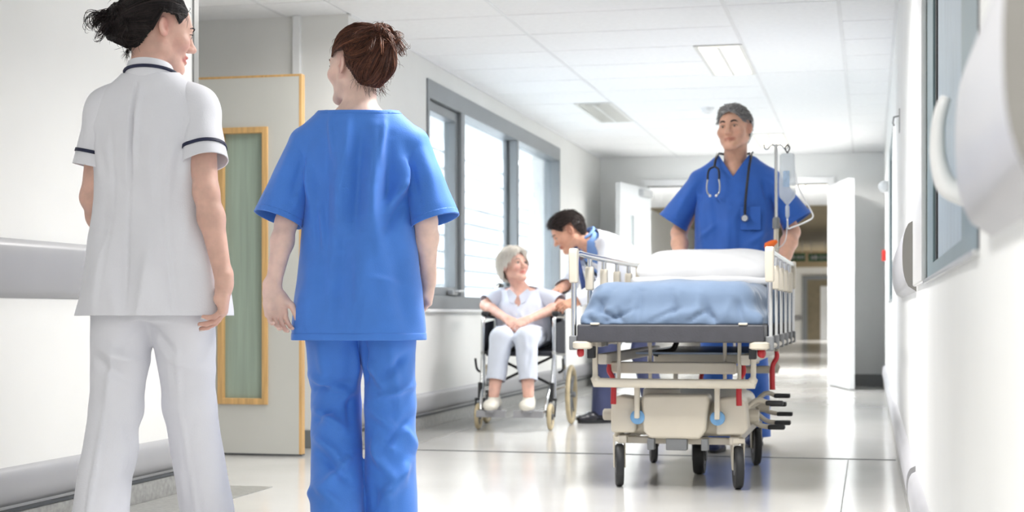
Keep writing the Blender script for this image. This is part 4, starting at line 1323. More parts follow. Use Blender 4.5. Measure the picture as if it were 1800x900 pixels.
def arm(sh, el, wr, s=1.0):
    sh, el, wr = A3(sh), A3(el), A3(wr)
    m1 = sh + (el - sh) * 0.4
    f1 = el + (wr - el) * 0.28
    return [Seg(sh, m1, 0.050 * s, 0.046 * s, k=0.02), Seg(m1, el, 0.046 * s, 0.038 * s, k=0.02),
            Seg(el, f1, 0.038 * s, 0.040 * s, k=0.02), Seg(f1, wr, 0.040 * s, 0.0255 * s, k=0.02)]

def leg(hip, kn, an, s=1.0):
    hip, kn, an = A3(hip), A3(kn), A3(an)
    c = kn + (an - kn) * 0.3
    return [Seg(hip, kn, 0.078 * s, 0.052 * s, k=0.03), Seg(kn, c, 0.052 * s, 0.054 * s, k=0.02), Seg(c, an, 0.054 * s, 0.035 * s, k=0.02)]

def shoe(root, an, toe, m, name='shoe', ln=0.26, sole='black_rubber', lift=0.0):
    """low shoe: an = ankle, toe = forward direction on the floor"""
    an = A3(an); t = unit((toe[0], toe[1], toe[2] if len(toe) > 2 else 0))
    sd = unit(np.cross(t, (0, 0, 1))); up = np.cross(sd, t)
    P = lambda f, x, z: an + t * f + sd * x + up * (z - 0.075)
    L = [Seg(P(-0.055, 0, 0.045), P(0.09, 0, 0.040), 0.035, 0.045, 0.036, 0.034, R=sd, k=0.03), Seg(P(0.09, 0, 0.036), P(ln - 0.095, 0, 0.030), 0.046, 0.036, 0.030, 0.022, R=sd, k=0.03),
         Seg(P(-0.01, 0, 0.05), P(-0.005, 0, 0.085), 0.036, 0.036, 0.042, 0.040, R=sd, k=0.03)]
    V, Q = surf(L, 0.008, smooth=2)
    q = (V - an) @ up + 0.075
    V = V + up[None, :] * np.maximum(0.012 - q, 0)[:, None]
    o = np_mesh(name, V, Q, m, root)
    S = MB()
    ring = []
    for k in range(24):
        a = 2 * math.pi * k / 24
        f = math.cos(a) * (ln / 2 + 0.005) + ln / 2 - 0.09
        wdt = (0.041 + 0.006 * math.sin((f + 0.09) / ln * 3.0)) * abs(math.sin(a)) ** 0.75 * (1 if math.sin(a) > 0 else -1)
        ring.append((f, wdt))
    S.prism(ring, P(0, 0, 0.0), t, sd, up * 0.02)
    S.build('sole', sole, o, smooth=False)
    return o

def skin_mat(name, col, lip):
    return mat(name, col, 0.48, 0.05, 22, 0.05, 140, sss=0.12, attr='tint', attr_col=lip, spec=0.35)

def merge(parts):
    Vs, Qs, Ts, n = [], [], [], 0
    for V, Q, T in parts:
        Vs.append(V); Qs.append(Q + n); Ts.append(np.zeros(len(V)) if T is None else T); n += len(V)
    return np.concatenate(Vs), np.concatenate(Qs), np.concatenate(Ts)

def body(root, skin, head, neck, torso, arms, legs_, hh=0.0032, ha=0.003, hc=0.014, nr=(0.052, 0.056), legres=None, fingernails=False, chest=None):
    """one skin mesh: trunk and legs (coarse, under the clothes), arms with hands, head with face"""
    parts = []
    hp = head.prims(neck, nr) + (chest or [])
    V, Q = surf(hp, hh, smooth=1)
    parts.append((V, Q, head.tint(V)))
    nails = []
    for a in arms:
        pr, tips = hand(a['wr'], a['D'], a['N'], a['right'], a.get('curl', (25, 30, 20)), a.get('spread', 0.05), a.get('s', 1.0), a.get('thumb', 0.6), a.get('fan', 0.12), a.get('base', 1.0))
        al = arm(a['sh'], a['el'], a['wr'], a.get('thick', 1.0))
        V, Q = surf(al + pr, ha, smooth=1)
        # knuckle and fingertip flush
        W = A3(a['wr']); dd = (V - W) @ unit(a['D'])
        parts.append((V, Q, np.clip((dd - 0.06) / 0.1, 0, 1) * 0.18))
        if fingernails: nails += tips
    low = list(torso)
    for l in legs_: low += leg(*l)
    V, Q = surf(low, legres or hc, smooth=1)
    parts.append((V, Q, None))
    V, Q, T = merge(parts)
    o = np_mesh('body', V, Q, skin, root, tint=T)
    if nails:
        for tp, dr, nb, S, r in nails:
            m = Matrix((S, dr, nb)).transposed()
            MB().sphere(tp - dr * 0.001 + nb * r * 0.50, (r * 0.62, r * 0.95, r * 0.30), 10, 6, m).build('fingernail', 'nail_white', o, smooth=True)
    return o

def face_details(root, head, brow_m, eye=True, brow_r=0.0026, iris='iris_brown'):
    for q in (-1, 1):
        pts = [head.P((q * x, y, z)) for x, y, z in ((0.014, 0.0945, 0.0265), (0.026, 0.0945, 0.0315), (0.038, 0.0875, 0.0315), (0.048, 0.0765, 0.026))]
        MB().tube(crom(pts, 4), [0.0022 * head.s] * 2 + [brow_r * head.s] * 8 + [0.0012 * head.s] * 3, 8).build('eyebrow', brow_m, root, smooth=True)
        if eye:
            iy = 0.0785 - head.deep * 1.1
            e = MB().sphere(head.P((q * 0.031, iy, 0.005)), 0.0118 * head.s, 14, 10).build('eye', 'eye_white', root, smooth=True)
            f = unit(head.M[1] + head.M[0] * 0.0)
            ctr = head.P((q * 0.031, iy, 0.005)) + f * 0.0102 * head.s
            MB().lathe([(0.0056 * head.s, 0), (0.0050 * head.s, 0.0016 * head.s), (0.0, 0.0019 * head.s)], ctr, f, 14).build('iris', iris, e, smooth=True)
            lash = [head.P((q * x, y, z)) for x, y, z in ((0.019, 0.0865, 0.0075), (0.026, 0.0918, 0.0118), (0.033, 0.0915, 0.0125), (0.040, 0.0865, 0.0105), (0.046, 0.079, 0.0075))]
            MB().tube(crom(lash, 4), 0.0011 * head.s, 6).build('eyelash', 'lash_dark', e, smooth=True)

# ---- hair
def strand_mesh(lines, radii, sides=3, seed=1):
    TR = np.random.RandomState(seed); tints = []
    Vs, Qs, n = [], [], 0
    for ln, r in zip(lines, radii):
        P = np.asarray(ln); m = len(P)
        T = np.gradient(P, axis=0); T /= np.linalg.norm(T, axis=1)[:, None] + 1e-9
        ref = A3((0.31, 0.17, 0.94))
        S = np.cross(T, ref); S /= np.linalg.norm(S, axis=1)[:, None] + 1e-9
        U = np.cross(T, S)
        tap = np.ones(m); tap[-1] = 0.15; tap[-2] = 0.6; tap[0] = 0.6
        ring = np.stack([P + (S * math.cos(a) + U * math.sin(a)) * (r * tap)[:, None] for a in [2 * math.pi * k / sides for k in range(sides)]], 1)
        Vs.append(ring.reshape(-1, 3)); tints.append(np.full(m * sides, TR.rand() ** 2.2 * 0.9))
        i = np.arange(m - 1)[:, None] * sides
        for k in range(sides):
            k2 = (k + 1) % sides
            Qs.append(np.concatenate([n + i + k, n + i + k2, n + i + sides + k2, n + i + sides + k], 1))
        n += m * sides
    return np.concatenate(Vs), np.concatenate(Qs), np.concatenate(tints)

HC, HR = A3((0, -0.018, 0.030)), A3((0.0755, 0.097, 0.088))
def scalp(head, d, lift):
    """point on the scalp in direction d (head frame)"""
    d = unit(d)
    t = 1 / np.sqrt(((d / HR) ** 2).sum())
    return HC + d * (t + lift)

def slerp(a, b, t):
    a, b = unit(a), unit(b)
    o = math.acos(np.clip(a @ b, -0.9995, 0.9995))
    return (math.sin((1 - t) * o) * a + math.sin(t * o) * b) / math.sin(o)

HAIRLINE = [(0, 0.088, 0.080), (0.035, 0.082, 0.074), (0.058, 0.064, 0.060), (0.066, 0.050, 0.044), (0.069, 0.040, 0.030), (0.075, 0.016, 0.040),
            (0.077, -0.012, 0.046), (0.077, -0.036, 0.018), (0.066, -0.058, -0.030), (0.044, -0.074, -0.060), (0.018, -0.080, -0.070), (0, -0.080, -0.072)]
def hairline(u, low=0.0):
    """u in [-1,1]: front centre 0 .. nape 1, sign = side"""
    s = 1 if u >= 0 else -1
    t = abs(u) * (len(HAIRLINE) - 1)
    i = min(int(t), len(HAIRLINE) - 2)
    a, b = A3(HAIRLINE[i]), A3(HAIRLINE[i + 1])
    p = a + (b - a) * (t - i)
    return A3((p[0] * s, p[1], p[2]))

def cap(head, lift, shell, keep, h=0.004):
    """hair mass over the skull; keep(q) chooses where hair grows (head frame)"""
    V, Q = surf([head.E(HC, HR + lift)] + [head.E(c, r, k) for c, r, k in shell], h, smooth=1)
    q = head.loc(V)
    ok = keep(q)
    Q = Q[ok[Q].all(1)]
    used = np.unique(Q); re = -np.ones(len(V), int); re[used] = np.arange(len(used))
    return V[used], re[Q]

def keep_std(q, nape=-0.072, fr=0.0):
    x, y, z = np.abs(q[:, 0]), q[:, 1], q[:, 2]
    front = np.where(z > 0.03, 0.040 + fr + 0.72 * (z - 0.03) + 0.2 * np.maximum(z - 0.07, 0), 0.036 + fr)
    ear = (z < 0.042) & (y > -0.036) & (y < 0.026) | (z < 0.024) & (y > -0.036)
    side = (z < 0.004)
    yb = np.where(side, -0.036 + 0.35 * z, front)
    return (y < yb) & ~ear & (z > nape) | (z > 0.10)

def updo(root, head, m, bun, bun_r, seed, n=1300, locks=9, vol=0.0, droop=1.0, back=(0.0, -1.0, 0.0), messy=0.16):
    rs = np.random.RandomState(seed)
    bun = A3(bun)
    bd = unit(bun - HC)
    shell = [(bun, (bun_r * 0.84,) * 3, 0.02), (bun * 0.86 + HC * 0.14, (bun_r * 0.8,) * 3, 0.03), ((0, -0.055, -0.032), (0.054, 0.046, 0.046), 0.03), ((0, -0.045, 0.035), (0.076 + vol, 0.075 + vol, 0.082 + vol), 0.03)]
    V, Q = cap(head, 0.006 + vol * 0.5, shell, lambda q: keep_std(q))
    N = normals(V, Q)
    V = V + N * (0.0025 * vnoise(V * 26, seed))[:, None]
    o = np_mesh('hair', V, Q, m, root)
    lines, rad = [], []
    # strands lie on the cap: look the cap radius up along each direction
    ql = head.loc(V) - HC
    qd = ql / np.linalg.norm(ql, axis=1)[:, None]
    qr = np.linalg.norm(ql, axis=1)
    kd = KDTree(len(qd))
    for i_, v_ in enumerate(qd): kd.insert(v_, i_)
    kd.balance()
    def on_cap(d, l):
        d = unit(d)
        near = kd.find_n(d, 4)
        if not near or near[0][2] > 0.17:
            p = scalp(head, d, 0.004 + l)
        else:
            p = HC + d * (sum(qr[e[1]] for e in near) / len(near) + l)
        # hair goes over the ear, not across it
        if abs(p[0]) > 0.05 and -0.042 < p[1] < 0.030 and p[2] < 0.046:
            p[2] = 0.046 + 0.1 * (0.046 - p[2])
            p[0] *= 0.985
        return p
    nclump = 46
    clumps = []
    for c in range(nclump):
        u = -1 + 2 * (c + 0.5) / nclump
        clumps.append((u, rs.normal(size=3) * messy, rs.uniform(-0.002, 0.004 + 0.02 * messy)))
    for i in range(n):
        cu, wob, cl = clumps[rs.randint(nclump)]
        u = np.clip(cu + rs.normal() * 0.018, -1, 1)
        p = hairline(u) - HC
        t0 = rs.uniform(0, 0.5) if rs.rand() < 0.5 else 0.0
        amp = rs.uniform(0.0, 0.005) + cl
        w2 = rs.normal(size=3) * (0.02 + 0.16 * messy)
        pts = []
        for k in range(13):
            t = t0 + (1 - t0) * k / 12
            d = slerp(p, bd, t * 0.96) + (wob + w2) * math.sin(math.pi * t) * 0.7
            pts.append(head.P(on_cap(d, 0.0006 + amp * math.sin(math.pi * t))))
        lines.append(np.array(pts)); rad.append(rs.uniform(0.0005, 0.0012) * head.s)
    # coils of the bun, in thick twisted locks
    e1 = unit(np.cross(bd, (0.2, 0.1, 1))); e2 = np.cross(bd, e1)
    for c in range(30):
        a0, sw = rs.uniform(0, 6.28), rs.choice([-1, 1]) * rs.uniform(1.6, 4.2)
        el0, el1 = rs.uniform(-0.6, 1.2), rs.uniform(-0.6, 1.3)
        rr = bun_r * rs.uniform(0.92, 1.12)
        for i in range(int(n * 0.5 / 30)):
            pts = []
            j1, j2, j3 = rs.normal() * 0.13, rs.normal() * 0.13, rs.normal() * 0.04
            for k in range(12):
                t = k / 11
                a, el = a0 + sw * t + j1 * math.cos(6 * t), el0 + (el1 - el0) * t + 0.3 * math.sin(4 * t + a0) + j2 * math.sin(6 * t + 1)
                dd = (e1 * math.cos(a) + e2 * math.sin(a)) * math.cos(el) + bd * math.sin(el)
                pts.append(head.P(bun + dd * rr * (1 + j3 + 0.05 * math.sin(7 * t + c))))
            lines.append(np.array(pts)); rad.append(rs.uniform(0.0006, 0.0014) * head.s)
    # loose curling locks
    up = A3((0, 0, 1)); bk = unit(back)
    for c in range(locks):
        a = rs.uniform(-1.2, 1.2) - 1.57
        dd = unit((e1 * math.cos(a) + e2 * math.sin(a)) * 0.6 + bk * rs.uniform(0.3, 1.0) - up * rs.uniform(0.0, 0.5))
        p = bun + dd * bun_r * 0.92
        ln = rs.uniform(0.05, 0.095)
        vel = unit(dd + rs.normal(size=3) * 0.25)
        side = rs.normal(size=3) * 0.35
        for i in range(13):
            j = rs.normal(size=3) * 0.004; j2 = rs.normal(size=3) * 0.10
            pts = []
            l2 = ln * rs.uniform(0.6, 1.1)
            for k in range(11):
                t = k / 10
                q = p + j * (1 - 0.5 * t) + (vel + j2) * l2 * (t - 0.42 * t * t) - up * l2 * droop * (t * t * 1.1 - 0.75 * t ** 4) + (side * 0.35 * l2) * math.sin(t * 3.4)
                pts.append(head.P(q))
            lines.append(np.array(pts)); rad.append(rs.uniform(0.0006, 0.0013) * head.s)
    # flyaway hairs over the crown and bun
    Nl = N @ head.M.T
    for i in rs.randint(0, len(V), int(420 * messy + 40)):
        p, nn = ql[i] + HC, Nl[i]
        d = unit(np.cross(nn, rs.normal(size=3)) + nn * rs.uniform(0.1, 0.5))
        l = rs.uniform(0.02, 0.045)
        pts = [head.P(p + d * l * t + nn * 0.008 * math.sin(3.0 * t) - up * l * 0.4 * t * t) for t in np.linspace(0, 1, 8)]
        lines.append(np.array(pts)); rad.append(rs.uniform(0.0004, 0.0008) * head.s)
    # short wisps at the nape and temples
    for i in range(60):
        u = rs.choice([-1, 1]) * rs.uniform(0.70, 1.0)
        p = hairline(u)
        out = unit(p - HC)
        ln = rs.uniform(0.012, 0.034)
        sd = rs.normal(size=3) * 0.012
        pts = [head.P(p + out * (0.003 + 0.006 * t) - up * ln * t + sd * t * t) for t in np.linspace(0, 1, 8)]
        lines.append(np.array(pts)); rad.append(0.0005 * head.s)
    V, Q, T = strand_mesh(lines, rad, seed=seed)
    s_ = np_mesh('hair_strands', V, Q, m, o, tint=T)
    s_['kind'] = 'stuff'
    return o

def short_hair(root, head, m, seed, lift=0.010, n=1500, keep=None, ln=0.028, flow=(0, -0.8, -0.5), extra=(), drop=0.0, rad0=0.0009, part=0.0):
    rs = np.random.RandomState(seed)
    V, Q = cap(head, lift, list(extra), keep or keep_std)
    N = normals(V, Q)
    V = V + N * (0.003 * vnoise(V * 30, seed))[:, None]
    o = np_mesh('hair', V, Q, m, root)
    q = head.loc(V); Nl = N @ head.M.T
    lines, rad = [], []
    idx = rs.randint(0, len(V), n)
    fl = A3(flow)
    for i in idx:
        p, nn = q[i], Nl[i]
        d = fl + A3((np.sign(p[0]) * 0.35, 0, 0)) + rs.normal(size=3) * 0.16
        d = unit(d - nn * (d @ nn))
        l = ln * rs.uniform(0.6, 1.2)
        lf = rs.uniform(0.002, 0.009)
        pts = [head.P(p + d * l * t + nn * (0.001 + lf * math.sin(math.pi * t * 0.8) - drop * t * t) - A3((0, 0, 1)) * drop * l * t * t * 8) for t in np.linspace(0, 1, 7)]
        lines.append(np.array(pts)); rad.append(rs.uniform(0.7, 1.5) * rad0 * head.s)
    V, Q, T = strand_mesh(lines, rad)
    s_ = np_mesh('hair_strands', V, Q, m, o, tint=T)
    s_['kind'] = 'stuff'
    return o

def folds2(V, segs, side=0, dims=(0, 2)):
    """ridges given in a plane (x,z): (x0,z0,x1,z1,width,amp); side -1 = back of the body only"""
    out = np.zeros(len(V))
    P = V[:, dims]
    for x0, z0, x1, z1, w, amp in segs:
        a, b = np.array((x0, z0)), np.array((x1, z1))
        ab = b - a
        t = np.clip((P - a) @ ab / (ab @ ab), 0, 1)
        d = np.linalg.norm(P - a - t[:, None] * ab, axis=1)
        out += amp * np.exp(-(d / w) ** 2) * (0.15 + 0.85 * np.sin(np.pi * np.clip(t, 0.02, 0.98)) ** 0.8)
    if side:
        third = 3 - sum(dims)
        out *= 1 / (1 + np.exp(-side * (V[:, third]) * 60))
    return out

RANGES = {}
def garment(name, groups, h, m, root, disp=None, smooth=2, solid=0.003):
    """groups: [(prims, planes)], each meshed and trimmed on its own (trunk, sleeve, sleeve), sewn into one mesh"""
    AV, AF, rng = [], [], []
    for prims, planes in groups:
        V, Q = surf(prims, h, smooth=smooth)
        if disp is not None:
            N = normals(V, Q)
            V = V + N * disp(V)[:, None]
            V = lap(V, Q, 1, 0.25)
        me = bpy.data.meshes.new('tmp'); me.from_pydata(V.tolist(), [], Q.tolist())
        bm = bmesh.new(); bm.from_mesh(me); bpy.data.meshes.remove(me)
        for pl in planes:
            co, no = Vector(pl[0]), Vector(pl[1]).normalized()
            geo = bm.verts[:] + bm.edges[:] + bm.faces[:]
            if len(pl) > 2:
                c = Vector(pl[2])
                fs = [f for f in bm.faces if (f.calc_center_median() - c).length < pl[3]]
                geo = list({e for f in fs for e in f.edges}) + list({v for f in fs for v in f.verts}) + fs
                bmesh.ops.bisect_plane(bm, geom=geo, plane_co=co, plane_no=no)
                dead = [f for f in bm.faces if (f.calc_center_median() - co).dot(no) > 1e-5 and (f.calc_center_median() - c).length < pl[3]]
                bmesh.ops.delete(bm, geom=dead, context='FACES')
            else:
                bmesh.ops.bisect_plane(bm, geom=geo, plane_co=co, plane_no=no, clear_outer=True)
        bm.verts.index_update()
        n = len(AV)
        AV += [tuple(v.co) for v in bm.verts]
        AF += [tuple(v.index + n for v in f.verts) for f in bm.faces]
        rng.append((n, len(AV)))
        bm.free()
    me = bpy.data.meshes.new(name); me.from_pydata(AV, [], AF)
    me.polygons.foreach_set('use_smooth', [True] * len(me.polygons))
    o = bpy.data.objects.new(name, me); COL.objects.link(o)
    me.materials.append(MATS[m]); o.parent = root
    RANGES[o.name] = rng
    if solid:
        sd = o.modifiers.new('solid', 'SOLIDIFY'); sd.thickness = solid; sd.offset = -1
    return o

mat('nail_white', srgb(244, 236, 232), 0.25, 0.0)
mat('eye_white', srgb(206, 198, 192), 0.2, 0.0)
mat('iris_brown', srgb(62, 42, 30), 0.2, 0.05, 200)
mat('iris_blue', srgb(96, 122, 142), 0.2, 0.05, 200)
mat('lash_dark', srgb(34, 26, 24), 0.6, 0.0)
mat('teeth', srgb(240, 236, 228), 0.25, 0.0)
skin_mat('skin_fair', srgb(238, 206, 192), srgb(198, 104, 100))
skin_mat('skin_light', srgb(228, 186, 170), srgb(196, 92, 92))
skin_mat('skin_tan', srgb(216, 164, 138), srgb(170, 92, 80))
skin_mat('skin_warm', srgb(222, 174, 150), srgb(178, 106, 92))
skin_mat('skin_pink', srgb(228, 182, 164), srgb(206, 104, 100))
def hair_mat(name, c, c2, var=0.25):
    m = mat(name, c, 0.48, var, 60, 0.4, 90, spec=0.3, stretch=(1, 1, 0.35), attr='tint', attr_col=c2)
    return m
hair_mat('hair_black', srgb(24, 20, 22), srgb(64, 52, 52))
hair_mat('hair_auburn', srgb(70, 44, 37), srgb(150, 98, 74))
hair_mat('hair_grey', srgb(140, 138, 138), srgb(200, 198, 196), 0.15)
hair_mat('hair_white', srgb(244, 238, 228), srgb(254, 250, 244), 0.05)
hair_mat('hair_dark', srgb(52, 44, 42), srgb(92, 76, 70))
mat('cloth_white', srgb(238, 239, 247), 0.75, 0.012, 6, 0.10, 240, sheen=0.15)
mat('cloth_navy', srgb(28, 34, 66), 0.6, 0.04, 30)
mat('scrub_blue', srgb(68, 131, 224), 0.68, 0.03, 8, 0.10, 260, sheen=0.2)
mat('scrub_blue_deep', srgb(38, 96, 186), 0.68, 0.03, 8, 0.10, 260, sheen=0.2)
mat('coat_white', srgb(238, 240, 246), 0.75, 0.01, 6, 0.08, 200, sheen=0.15)
mat('shirt_blue', srgb(128, 166, 224), 0.7, 0.02, 8)
mat('tie_navy', srgb(52, 78, 140), 0.5, 0.10, 40)
mat('trouser_navy', srgb(64, 70, 104), 0.75, 0.04, 8)
mat('blouse_pale', srgb(216, 222, 236), 0.75, 0.015, 8, 0.06, 200)
mat('trouser_pale', srgb(212, 218, 230), 0.75, 0.015, 8, 0.06, 200)
mat('shoe_cream', srgb(226, 222, 210), 0.5, 0.03, 10)
mat('shoe_black', srgb(38, 38, 44), 0.25, 0.04, 10)
mat('shoe_navy', srgb(34, 44, 84), 0.5, 0.04, 10)
mat('shoe_purple', srgb(120, 90, 170), 0.5, 0.04, 10)
mat('tube_black', srgb(28, 32, 44), 0.4, 0.03, 10)
# ------------------------------------------------------------------ nurse in white
def nurse_white():
    R = empty('person', (-2.05, 4.16, 0), math.radians(6))
    tag(R, 'woman in white tunic and trousers, dark hair pinned up, walking and looking to her right', 'person')
    hd = Head((0.008, 0.03, 1.580), yaw=-54, pitch=-11, roll=0, s=0.98, wide=0.95, smile=0.9, open_=0.004)
    neck = (-0.006, -0.028, 1.42)
    arms = [dict(sh=(0.140, -0.01, 1.345), el=(0.188, -0.085, 1.095), wr=(0.245, -0.095, 0.838), D=(-0.10, 0.12, -1), N=(-0.97, -0.18, 0), right=True, curl=(36, 24, 14), spread=0.04, s=1.04, fan=0.17, base=0.78, thick=0.92),
            dict(sh=(-0.140, -0.01, 1.345), el=(-0.178, -0.02, 1.09), wr=(-0.175, 0.15, 0.90), D=(0.05, 0.45, -0.9), N=(0.9, 0.2, 0.1), right=False, thick=0.92)]
    legs_ = [((-0.088, 0, 0.84), (-0.128, 0.035, 0.47), (-0.128, -0.11, 0.10)), ((0.084, 0, 0.84), (0.064, 0.13, 0.475), (0.082, 0.27, 0.09))]
    torso = [Loft((0, 0, 0), (0, 0, 1), (1, 0, 0), [(0.74, 0.10, 0.07, 0.0), (0.80, 0.145, 0.10, 0), (0.92, 0.155, 0.105, 0), (1.08, 0.115, 0.085, 0), (1.25, 0.13, 0.09, 0), (1.36, 0.14, 0.07, 0), (1.42, 0.06, 0.05, -0.02)])]
    chest = [Seg((-0.10, -0.02, 1.375), (0.10, -0.02, 1.375), 0.05, k=0.04), Seg((0, -0.02, 1.40), (0, -0.01, 1.30), 0.06, k=0.03)]
    body(R, 'skin_light', hd, neck, torso, arms, legs_, ha=0.0026, fingernails=True, chest=chest, nr=(0.050, 0.054))
    face_details(R, hd, 'hair_black', iris='iris_brown')
    MB().tube([hd.P((x, 0.083 - abs(x) * 0.2, -0.0575 - 0.001)) for x in np.linspace(-0.017, 0.017, 7)], 0.0038, 8).build('teeth', 'teeth', R, smooth=True)
    updo(R, hd, 'hair_black', (0.0, -0.112, -0.004), 0.055, 11, n=2800, locks=14, vol=0.003, droop=1.5, messy=0.14)
    # tunic
    rows = [(0.735, 0.236, 0.165, 0.0), (0.80, 0.222, 0.158, 0.0), (0.92, 0.203, 0.146, 0.0), (1.05, 0.178, 0.126, 0.0), (1.14, 0.174, 0.122, 0.0), (1.25, 0.178, 0.124, 0.0), (1.33, 0.165, 0.112, -0.008), (1.385, 0.12, 0.088, -0.015), (1.45, 0.062, 0.062, -0.02), (1.49, 0.05, 0.055, -0.02)]
    pr = [Loft((0, 0, 0), (0, 0, 1), (1, 0, 0), rows, n=2.25)]
    sl = {}; groups = []
    for a in arms:
        q = 1 if a['right'] else -1
        sh, el = A3(a['sh']), A3(a['el'])
        d = unit(el - sh + A3((q * 0.015, 0, 0)))
        top = A3((q * 0.136, -0.012, 1.356))
        yoke = [Seg((q * 0.05, -0.018, 1.415), top, 0.040, 0.046, 0.05, 0.052, k=0.05)]
        sleeve = [Seg(top, sh + d * 0.02, 0.046, 0.054, k=0.03), Seg(sh + d * 0.01, sh + d * 0.24, 0.055, 0.066, 0.062, 0.072, R=(1, 0, 0), k=0.028)]
        pr += yoke + [Seg(top, sh + d * 0.05, 0.046, 0.054, k=0.03)]
        groups.append((sleeve + yoke, [(sh + d * 0.172, d)]))
        sl[q] = (sh, d)
    def disp(V):
        rs = random.Random(3)
        s = []
        # pleat down the middle of the back, shaping seams, soft drape towards the hem
        s += [(-0.016, 1.41, -0.026, 1.13, 0.0048, -0.016), (-0.006, 1.41, -0.016, 1.16, 0.010, 0.006), (-0.026, 1.14, -0.026, 0.76, 0.005, -0.005)]
        for q in (-1, 1):
            s += [(q * 0.085, 1.28, q * 0.075, 1.05, 0.007, -0.004), (q * 0.075, 1.05, q * 0.115, 0.74, 0.007, -0.003),
                  (q * 0.14, 1.30, q * 0.12, 1.12, 0.014, 0.007), (q * 0.12, 1.26, q * 0.06, 1.14, 0.016, 0.006)]
        for i in range(16):
            x = rs.uniform(-0.19, 0.19); z = rs.uniform(0.86, 1.30)
            s.append((x, z, x + rs.uniform(-0.04, 0.04), z - rs.uniform(0.10, 0.24), rs.uniform(0.010, 0.022), rs.uniform(-0.006, 0.007)))
        for i in range(6):
            x = -0.2 + 0.4 * i / 5
            s.append((x * 0.8, 0.98, x * 1.1, 0.73, 0.026, 0.008 if i % 2 else -0.007))
        f = (folds2(V, s, -1) + folds2(V, s[6:], 1) * 0.8) * 1.6
        for q, (sh, d) in sl.items():
            e = sh + d * 0.2
            f += folds(V, [(sh + A3((q * 0.03, -0.06, -0.03)), sh + A3((q * 0.01, -0.05, -0.16)), 0.016, 0.007), (sh + A3((q * -0.02, -0.06, -0.06)), sh + A3((q * 0.03, -0.05, -0.12)), 0.013, -0.008),
                           (sh + A3((q * -0.045, -0.03, -0.02)), sh + A3((q * -0.05, -0.05, -0.12)), 0.012, -0.012)])
        return f + 0.0014 * vnoise(V * 7, 4)
    groups.append((pr, [((0, 0, 0.742), (0, 0, -1)), ((0, -0.02, 1.452), (0, -0.12, 1))]))
    tu = garment('tunic', groups, 0.0052, 'cloth_white', R, disp)
    for gi, (q, (sh, d)) in enumerate(sl.items()):
        band_of(tu, 'cuff_trim', 'cloth_navy', sh + d * 0.126, -d, sh + d * 0.136, d, tuple(sh + d * 0.13), 0.13, 0.0022, rng=RANGES[tu.name][gi])
    # stand collar with navy piping
    def ring(cx, cy, cz, a, b, tilt, n=40):
        return [(cx + a * math.cos(t), cy + b * math.sin(t), cz + tilt * math.sin(t)) for t in [2 * math.pi * k / n for k in range(n)]]
    col = MB().loft([ring(0, -0.02, 1.415, 0.070, 0.066, -0.012), ring(0, -0.02, 1.437, 0.077, 0.075, -0.012), ring(0, -0.022, 1.452, 0.072, 0.070, -0.014), ring(-0.002, -0.024, 1.474, 0.064, 0.064, -0.014), ring(-0.002, -0.024, 1.470, 0.060, 0.060, -0.014), ring(0, -0.022, 1.45, 0.064, 0.062, -0.012)])
    cl = col.build('collar', 'cloth_white', tu, smooth=True)
    MB().tube([Vector(p) for p in ring(0, -0.021, 1.449, 0.0755, 0.0735, -0.014)], 0.0052, 8, closed=True).build('collar_piping', 'cloth_navy', tu, smooth=True)
    # trousers
    tp = [Loft((0, 0, 0), (0, 0, 1), (1, 0, 0), [(0.72, 0.15, 0.11, 0), (0.80, 0.178, 0.122, 0.0), (0.90, 0.155, 0.11, 0), (0.98, 0.13, 0.10, 0)])]
    for (h_, k_, a_), y2 in zip(legs_, (0, 1)):
        h_, k_, a_ = A3(h_), A3(k_), A3(a_)
        e = a_ + unit(a_ - k_) * 0.10
        tp += [Seg(h_ - A3((0, 0, 0.02)), k_, 0.097, 0.077, 0.118, 0.084, R=(1, 0, 0), k=0.02), Seg(k_, e, 0.077, 0.079, 0.084, 0.100, R=(1, 0, 0), k=0.02)]
    def dt(V):
        rs2 = random.Random(8)
        s = []
        for (h_, k_, a_) in legs_:
            s.append((h_[0] * 1.05, 0.66, k_[0], 0.47, 0.007, 0.008))
            s.append((k_[0], 0.47, a_[0], 0.06, 0.006, 0.011))
            for i in range(7):
                z = rs2.uniform(0.2, 0.7); x = h_[0] + rs2.uniform(-0.06, 0.06)
                s.append((x, z, x + rs2.uniform(-0.05, 0.05), z - rs2.uniform(0.06, 0.2), rs2.uniform(0.012, 0.022), rs2.uniform(-0.008, 0.008)))
        s += [(-0.15, 0.66, -0.03, 0.60, 0.016, 0.010), (-0.16, 0.62, -0.05, 0.55, 0.015, -0.010), (0.03, 0.64, 0.14, 0.58, 0.016, 0.008), (0.0, 0.72, -0.08, 0.64, 0.014, -0.008), (0.0, 0.72, 0.08, 0.63, 0.014, -0.008)]
        return (folds2(V, s, -1) + folds2(V, s, 1) * 0.7) * 1.5 + 0.002 * vnoise(V * 6, 9)
    ct = [((0, 0, 0.93), (0, 0, 1))]
    for (h_, k_, a_), zz in zip(legs_, (0.045, 0.035)):
        ct.append(((a_[0], a_[1], zz), (0, 0.12, -1), (a_[0], a_[1], zz - 0.03), 0.17))
    garment('trousers', [(tp, ct)], 0.0075, 'cloth_white', R, dt)
    for l in legs_: shoe(R, A3((l[2][0], l[2][1] + 0.0, 0.078)), (0.0, 1), 'shoe_purple')
nurse_white()

